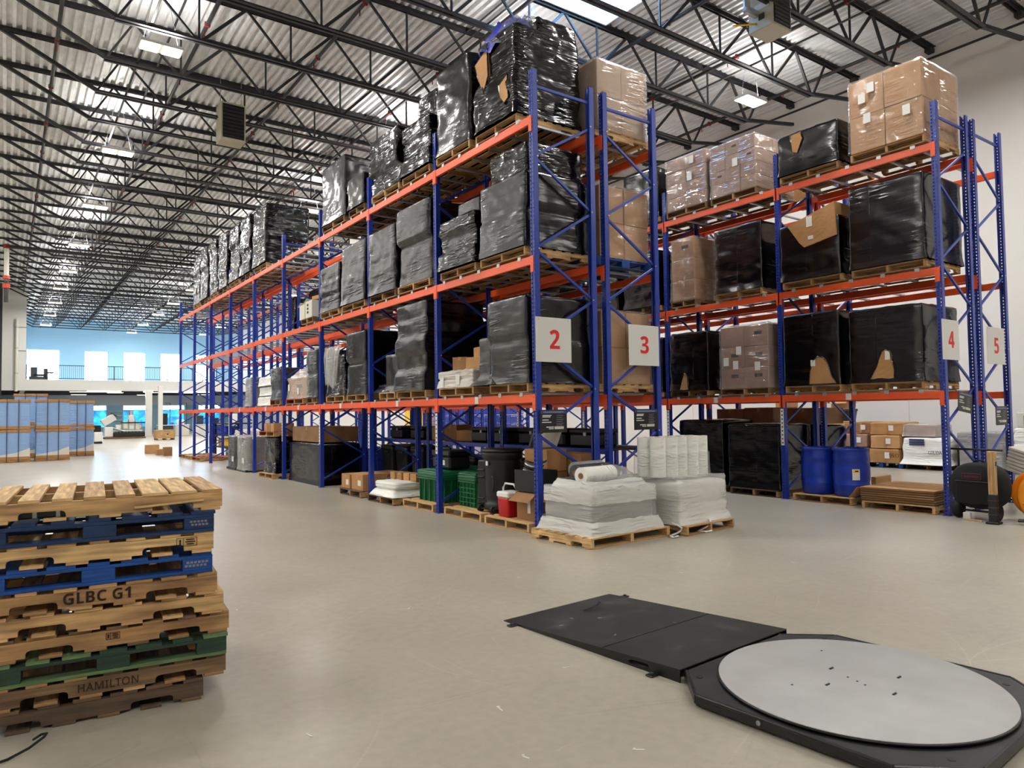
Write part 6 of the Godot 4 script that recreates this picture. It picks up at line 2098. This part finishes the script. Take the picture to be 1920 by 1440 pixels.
# ---------------------------------------------------------------- far end: mezzanine, railing, machine, crate
func build_far_end() -> void:
	var z := MEZZ_Z
	structure("trim_6", slab(1.07, WALL_X, 3.57, 4.38, z - 0.25, z), M.wall_grey, Vector3.ZERO, "pale grey mezzanine fascia under the railing")
	structure("floor_mezzanine", slab(1.07, WALL_X, 4.1, 4.3, ROOM_Z1, z - 0.25), M.wall_grey)
	structure("wall_block", slab(-7.0, 1.07, 3.57, DECK_Y, z - 0.3, z), M.wall_grey, Vector3.ZERO, "tall pale grey wall block beside the mezzanine")
	structure("wall_return", slab(0.77, 1.07, 3.57, DECK_Y, ROOM_Z1, z - 0.3), M.wall_grey)
	for y in [6.4, 8.1]:
		structure("trim_7" if y < 7 else "trim_8", slab(0.55, 1.07, y, y + 0.04, z, z + 0.012), M.plastic_grey)
	var dp := thing("drain_pipe", "white drain pipe running down the grey wall block", "pipe", Vector3(0.5, 3.5, z + 0.15))
	rod(dp, "pipe", Vector3.ZERO, Vector3(0, 5.2, 0), 0.1, M.off_white, 12)
	for y in [1.3, 3.1, 4.6]:
		part(dp, "clamp", cyl(0.125, 0.125, 0.08, 12), M.galv, Vector3(0, y, 0))
	var sc := thing("steel_column", "dark steel column at the edge of the grey wall block", "column", Vector3(-0.45, 0, z + 1.2))
	part(sc, "shaft", bx(Vector3(0.22, DECK_Y, 0.22), 0.01), M.joist, Vector3(0, DECK_Y / 2, 0))
	for k in 14:
		part(sc, "band", bx(Vector3(0.23, 0.03, 0.23), 0.004), M.plastic_grey, Vector3(0, 0.6 + k * 0.72, 0))
	for q in [[9.02, z + 0.35, 0.42, "thicker", "by the window"], [9.55, z + 2.2, 0.3, "slimmer", "by the crate"]]:
		var c := thing("column", "%s white column under the mezzanine %s" % [q[3], q[4]], "column", Vector3(q[0], 0, q[1]))
		part(c, "shaft", bx(Vector3(q[2], 3.56 if q[2] > 0.4 else 3.9, q[2]), 0.01), M.white, Vector3(0, 1.78 if q[2] > 0.4 else 1.95, 0))
		part(c, "plinth", bx(Vector3(q[2] + 0.03, 0.12, q[2] + 0.03), 0.005), M.wall_grey, Vector3(0, 0.06, 0))
	var ex := thing("fire_extinguisher", "red fire extinguisher beside the thicker white column", "extinguisher", Vector3(9.42, 0.0, z + 0.7))
	part(ex, "cylinder", lathe([[0, 0], [0.1, 0], [0.11, 0.05], [0.11, 0.45], [0.05, 0.55], [0, 0.56]], 14), M.red_bright)
	part(ex, "valve", bx(Vector3(0.06, 0.1, 0.06), 0.01), M.black, Vector3(0, 0.6, 0))
	# railing
	var rl2 := thing("railing", "dark steel railing with thin balusters along the mezzanine edge", "railing", Vector3(1.1, 4.38, z - 0.08))
	for y in [0.1, 1.06]:
		part(rl2, "rail", bx(Vector3(18.6, 0.05, 0.05), 0.006), M.joist, Vector3(9.3, y, 0))
	for k in 11:
		part(rl2, "post", bx(Vector3(0.05, 1.06, 0.05), 0.005), M.joist, Vector3(k * 1.86, 0.53, 0))
	var bb := MB.new()
	for k in 150:
		bb.box(Vector3(0.06 + k * 0.124, 0.58, 0), Vector3(0.018, 0.95, 0.018))
	var bs := part(rl2, "balusters", bb.mesh(), M.joist)
	bs.set_meta("kind", "stuff")
	# plant on the mezzanine, dark against the window
	var mm := thing("exercise_machine", "small dark machine on the mezzanine before the wide window", "machine", Vector3(1.9, 4.3, z - 2.2))
	for q in [[0, 0.2, 1.2, 0.4], [-0.3, 0.75, 0.4, 0.7], [0.45, 0.6, 0.25, 0.8], [0.7, 0.7, 0.5, 0.1], [0.1, 0.5, 0.8, 0.15]]:
		part(mm, "frame", bx(Vector3(q[2], q[3], 0.4), 0.02), M.plastic_grey, Vector3(q[0], q[1], 0))
	# strip lamps under the fascia
	for q in [[4.85, 7.15, "long"], [8.65, 9.35, "short"], [9.7, 11.2, "second long"], [11.6, 13.6, "third long"]]:
		var t := thing("strip_lamp", "%s white strip lamp under the mezzanine edge" % q[2], "lamp", Vector3((q[0] + q[1]) / 2, 3.52, z + 0.1))
		var l: float = q[1] - q[0]
		part(t, "tray", bx(Vector3(l, 0.05, 0.16), 0.006), M.white, Vector3(0, 0.06, 0))
		part(t, "diffuser", bx(Vector3(l - 0.02, 0.1, 0.12), 0.02), M.tube_light, Vector3(0, -0.01, 0))
		var al := AreaLight3D.new()
		al.name = "strip_light"
		al.area_size = Vector2(l, 0.12)
		al.light_energy = 5.0
		al.light_color = Color(0.97, 0.98, 1.0)
		al.shadow_enabled = true
		t.add_child(al)
		al.position = Vector3(0, -0.08, 0)
		al.rotation = Vector3(-PI / 2, 0, 0)
	for q in [[4.6, -66.0], [7.4, -68.0], [10.2, -67.0], [13.2, -67.5], [5.2, -74.0], [10.5, -74.5], [15.5, -73]]:
		var t := thing("troffer_lamp", "small bright troffer lamp under the mezzanine ceiling", "lamp", Vector3(q[0], 3.6, q[1]), 0.0, "troffer lamps under the mezzanine")
		part(t, "frame", bx(Vector3(1.25, 0.06, 0.4), 0.008), M.white, Vector3(0, 0.04, 0))
		part(t, "diffuser", bx(Vector3(1.15, 0.02, 0.32), 0.004), M.tube_light, Vector3(0, 0.0, 0))
		for s in [-1, 1]:
			rod(t, "stem", Vector3(s * 0.5, 0.06, 0), Vector3(s * 0.5, 0.5, 0), 0.012, M.galv, 6)
		var al := AreaLight3D.new()
		al.name = "troffer_light"
		al.area_size = Vector2(1.15, 0.32)
		al.light_energy = 7.0
		al.shadow_enabled = true
		t.add_child(al)
		al.position = Vector3(0, -0.03, 0)
		al.rotation = Vector3(-PI / 2, 0, 0)
	for k in 5:
		var d := thing("steel_beam", "dark steel beam under the mezzanine floor", "beam", Vector3(5.5, 3.84, z - 1.4 - k * 3.2), 0, "beams under the mezzanine")
		part(d, "web", bx(Vector3(26, 0.4, 0.02), 0.002), M.plastic_grey)
		for s in [-1, 1]:
			part(d, "flange", bx(Vector3(26, 0.02, 0.2), 0.002), M.plastic_grey, Vector3(0, s * 0.2, 0))
	packing_machine(Vector3(6.9, 0, -58.6))
	# crate on bearers
	var c := thing("wooden_crate", "closed wooden crate on bearers before the white column", "crate", Vector3(8.62, 0, -52.4))
	for i in 3:
		part(c, "bearer", bx(Vector3(0.1, 0.1, 1.0), 0.005), M.wood[3], Vector3((i - 1) * 0.5, 0.05, 0))
	part(c, "box", bx(Vector3(1.14, 0.56, 1.0), 0.008), M.ply, Vector3(0, 0.38, 0))
	for s in [-1, 1]:
		part(c, "batten", bx(Vector3(0.08, 0.56, 0.02), 0.003), M.wood[0], Vector3(s * 0.53, 0.38, 0.51))
		part(c, "batten", bx(Vector3(1.0, 0.07, 0.02), 0.003), M.wood[0], Vector3(0, 0.38 + s * 0.25, 0.51))
	part(c, "mark", cyl(0.05, 0.05, 0.004, 10), M.ink, Vector3(0.12, 0.38, 0.502), Vector3(PI / 2, 0, 0))
	var f := thing("white_chest", "white chest on a black foot near the blue wrapped bundles", "chest", Vector3(4.42, 0, -48.6))
	part(f, "body", bx(Vector3(0.42, 0.56, 0.5), 0.03), M.white, Vector3(0, 0.4, 0))
	part(f, "foot", bx(Vector3(0.4, 0.12, 0.48), 0.01), M.black, Vector3(0, 0.06, 0))
	var bk := thing("black_bench", "low black bench beside the packing machine", "bench", Vector3(5.15, 0, -60.5))
	part(bk, "top", bx(Vector3(1.0, 0.7, 0.8), 0.02), M.black, Vector3(0, 0.62, 0))
	part(bk, "foot", bx(Vector3(0.9, 0.27, 0.7), 0.01), M.plastic_dark, Vector3(0, 0.135, 0))
	# desks and equipment right of the columns
	for i in 5:
		var x := 10.0 + i * 1.3
		var e := thing("workbench", "grey workbench with equipment under the mezzanine, %s past the columns" % ordinal(i + 1), "workbench", Vector3(x, 0, -60.5 - 0.6 * (i % 2)))
		part(e, "cabinet", bx(Vector3(1.0, 0.85, 0.7), 0.02), [M.plastic_grey, M.off_white, M.wall_grey, M.plastic_grey, M.off_white][i], Vector3(0, 0.43, 0))
		part(e, "worktop", bx(Vector3(1.1, 0.05, 0.8), 0.01), M.wall_grey, Vector3(0, 0.88, 0))
		part(e, "unit", bx(Vector3(0.5, [0.9, 0.4, 0.7, 0.5, 0.8][i], 0.4), 0.03), [M.plastic_dark, M.white, M.plastic_grey, M.black, M.white][i], Vector3(-0.1, 0.9 + [0.45, 0.2, 0.35, 0.25, 0.4][i], 0))
		rod(e, "mast", Vector3(0.35, 0.9, 0), Vector3(0.35, 2.6, 0), 0.02, M.black, 6)
		bar(e, "mast_arm", Vector3(0.35, 2.6, 0), Vector3(0.0, 2.6, 0), Vector2(0.03, 0.03), M.black)
	# louvre panels on the back wall between the lower windows
	for i in 3:
		structure("trim_%d" % (9 + i), slab(8.15, 9.3, 1.2 + i * 0.45, 1.3 + i * 0.45, ROOM_Z1, ROOM_Z1 + 0.3), M.wall_grey)

func packing_machine(p: Vector3) -> void:
	var t := thing("packing_machine", "white packing machine with a hopper and a black conveyor", "machine", p)
	part(t, "skid", bx(Vector3(2.6, 0.12, 1.4), 0.01), M.wood[3], Vector3(0.1, 0.06, 0))
	part(t, "conveyor", bx(Vector3(2.0, 0.3, 0.9), 0.02), M.black, Vector3(0.35, 0.29, 0.2))
	for k in 9:
		part(t, "roller", cyl(0.04, 0.04, 0.92, 10), M.plastic_grey, Vector3(-0.5 + k * 0.22, 0.46, 0.2), Vector3(PI / 2, 0, 0))
	part(t, "bed", bx(Vector3(2.2, 0.1, 0.8), 0.02), M.off_white, Vector3(0.1, 0.56, 0))
	part(t, "cabinet", bx(Vector3(0.55, 0.7, 0.7), 0.03), M.white, Vector3(-0.95, 0.5, 0.1))
	part(t, "hopper", bx(Vector3(0.9, 0.5, 0.7), 0.03), M.wall_grey, Vector3(-0.95, 1.35, 0), Vector3(0, 0, 0.55))
	part(t, "hopper_lid", bx(Vector3(0.5, 0.06, 0.7), 0.01), M.plastic_grey, Vector3(-0.62, 1.75, 0), Vector3(0, 0, -0.6))
	for q in [[0.5, 1.0, 0.5, 0.7], [0.85, 0.9, 0.35, 0.55], [0.15, 0.95, 0.3, 0.5], [0.5, 1.5, 0.35, 0.4], [-0.3, 0.85, 0.35, 0.3], [1.1, 0.85, 0.2, 0.3]]:
		part(t, "module", bx(Vector3(q[2], q[3], 0.5), 0.03), M.off_white if q[0] != 0.5 else M.wall_grey, Vector3(q[0], q[1], 0))
	for k in 4:
		rod(t, "post", Vector3(-0.1 + k * 0.42, 0.6, 0.3), Vector3(-0.1 + k * 0.42, 1.4, 0.3), 0.03, M.steel, 8)
	bar(t, "guard_rail", Vector3(-0.2, 1.15, 0.32), Vector3(1.4, 1.15, 0.32), Vector2(0.04, 0.08), M.plastic_dark)
	part(t, "chute", bx(Vector3(0.8, 0.05, 0.4), 0.01), M.white, Vector3(-0.3, 0.66, 0.35), Vector3(0, 0, -0.35))
	part(t, "turret", cyl(0.18, 0.12, 0.35, 14), M.steel, Vector3(0.5, 1.85, 0))

# ---------------------------------------------------------------- left: blue wrapped bundles
func build_left_goods() -> void:
	# columns of bundles, two high: [x0, x1, z of the face]
	var cols := [[-1.45, -0.38, -30.5, "left of the dark gap, farther"], [-0.36, 0.70, -30.5, "left of the dark gap"], [0.84, 1.9, -30.75, "right of the dark gap"], [1.98, 2.9, -33.3, "set back, last in the row"]]
	for q in cols:
		for lv in 2:
			blue_bundle(q[0], q[1], q[2], 0.0 if lv == 0 else 1.17, 1.15 if lv == 0 else 1.05, lv == 0, "blue wrapped bundle with brown trays, %s tier, %s" % ["lower" if lv == 0 else "upper", q[3]])
	blue_bundle(0.2, 1.3, -33.2, 1.3, 1.2, false, "pale blue wrapped bundle rising behind the others")
	blue_bundle(0.2, 1.3, -33.2, 0.0, 1.28, true, "pale blue wrapped bundle hidden behind the front ones")
	carton("white lidded box on the floor past the end of rack two", Vector3(0.5, 0.36, 0.4), Vector3(5.02, 0, -33.4), 2, 0, false)
	carton("short brown carton on the floor past the end of rack two", Vector3(0.4, 0.24, 0.36), Vector3(5.12, 0, -31.7), 0, 0, false)
	carton("upright brown carton on the floor past the end of rack two", Vector3(0.3, 0.34, 0.3), Vector3(5.2, 0, -30.9), 1, 0, false)

func blue_bundle(x0: float, x1: float, z: float, y: float, h: float, low: bool, label: String) -> void:
	var w := x1 - x0
	var t := thing("wrapped_bundle", label, "wrapped bundle", Vector3((x0 + x1) / 2, y, z - 0.55), 0, "blue wrapped bundles")
	if low:
		for k in 3:
			part(t, "skid", bx(Vector3(w, 0.09, 0.1), 0.005), M.wood[1], Vector3(0, 0.045, (k - 1) * 0.48))
	var y0 := 0.09 if low else 0.0
	part(t, "bottom_tray", bx(Vector3(w - 0.01, 0.11, 1.08), 0.01), M.card[0], Vector3(0, y0 + 0.055, 0))
	part(t, "goods", wrap_mesh(w - 0.04, 1.05, h - y0 - 0.1, int(x0 * 100 + h * 37) + 900, {"tiers": 1, "r": 0.03, "amp": 0.006, "flare": 0.0, "wob": 0.0}), M.bundle_blue, Vector3(0, y0 + 0.08, 0))
	part(t, "top_tray", bx(Vector3(w + 0.01, 0.1, 1.1), 0.01), M.card[0], Vector3(0, h - 0.05, 0))
	for s in [-0.16, 0.16]:
		part(t, "strap", bx(Vector3(0.02, h - 0.02, 1.115), 0.002), M.ink_blue, Vector3(s * w, h / 2 + 0.01, 0))
	if low:
		var p := PackedVector2Array([Vector2(-w / 2 + 0.02, 0.0), Vector2(w / 2 - 0.02, 0.0), Vector2(w / 2 - 0.02, 0.3), Vector2(w * 0.1, 0.14), Vector2(-w / 2 + 0.02, 0.04)])
		var b := MB.new()
		b.prism(p, 0.0, 0.012)
		part(t, "cream_liner", b.mesh(), M.off_white, Vector3(0, y0 + 0.11, 0.53))
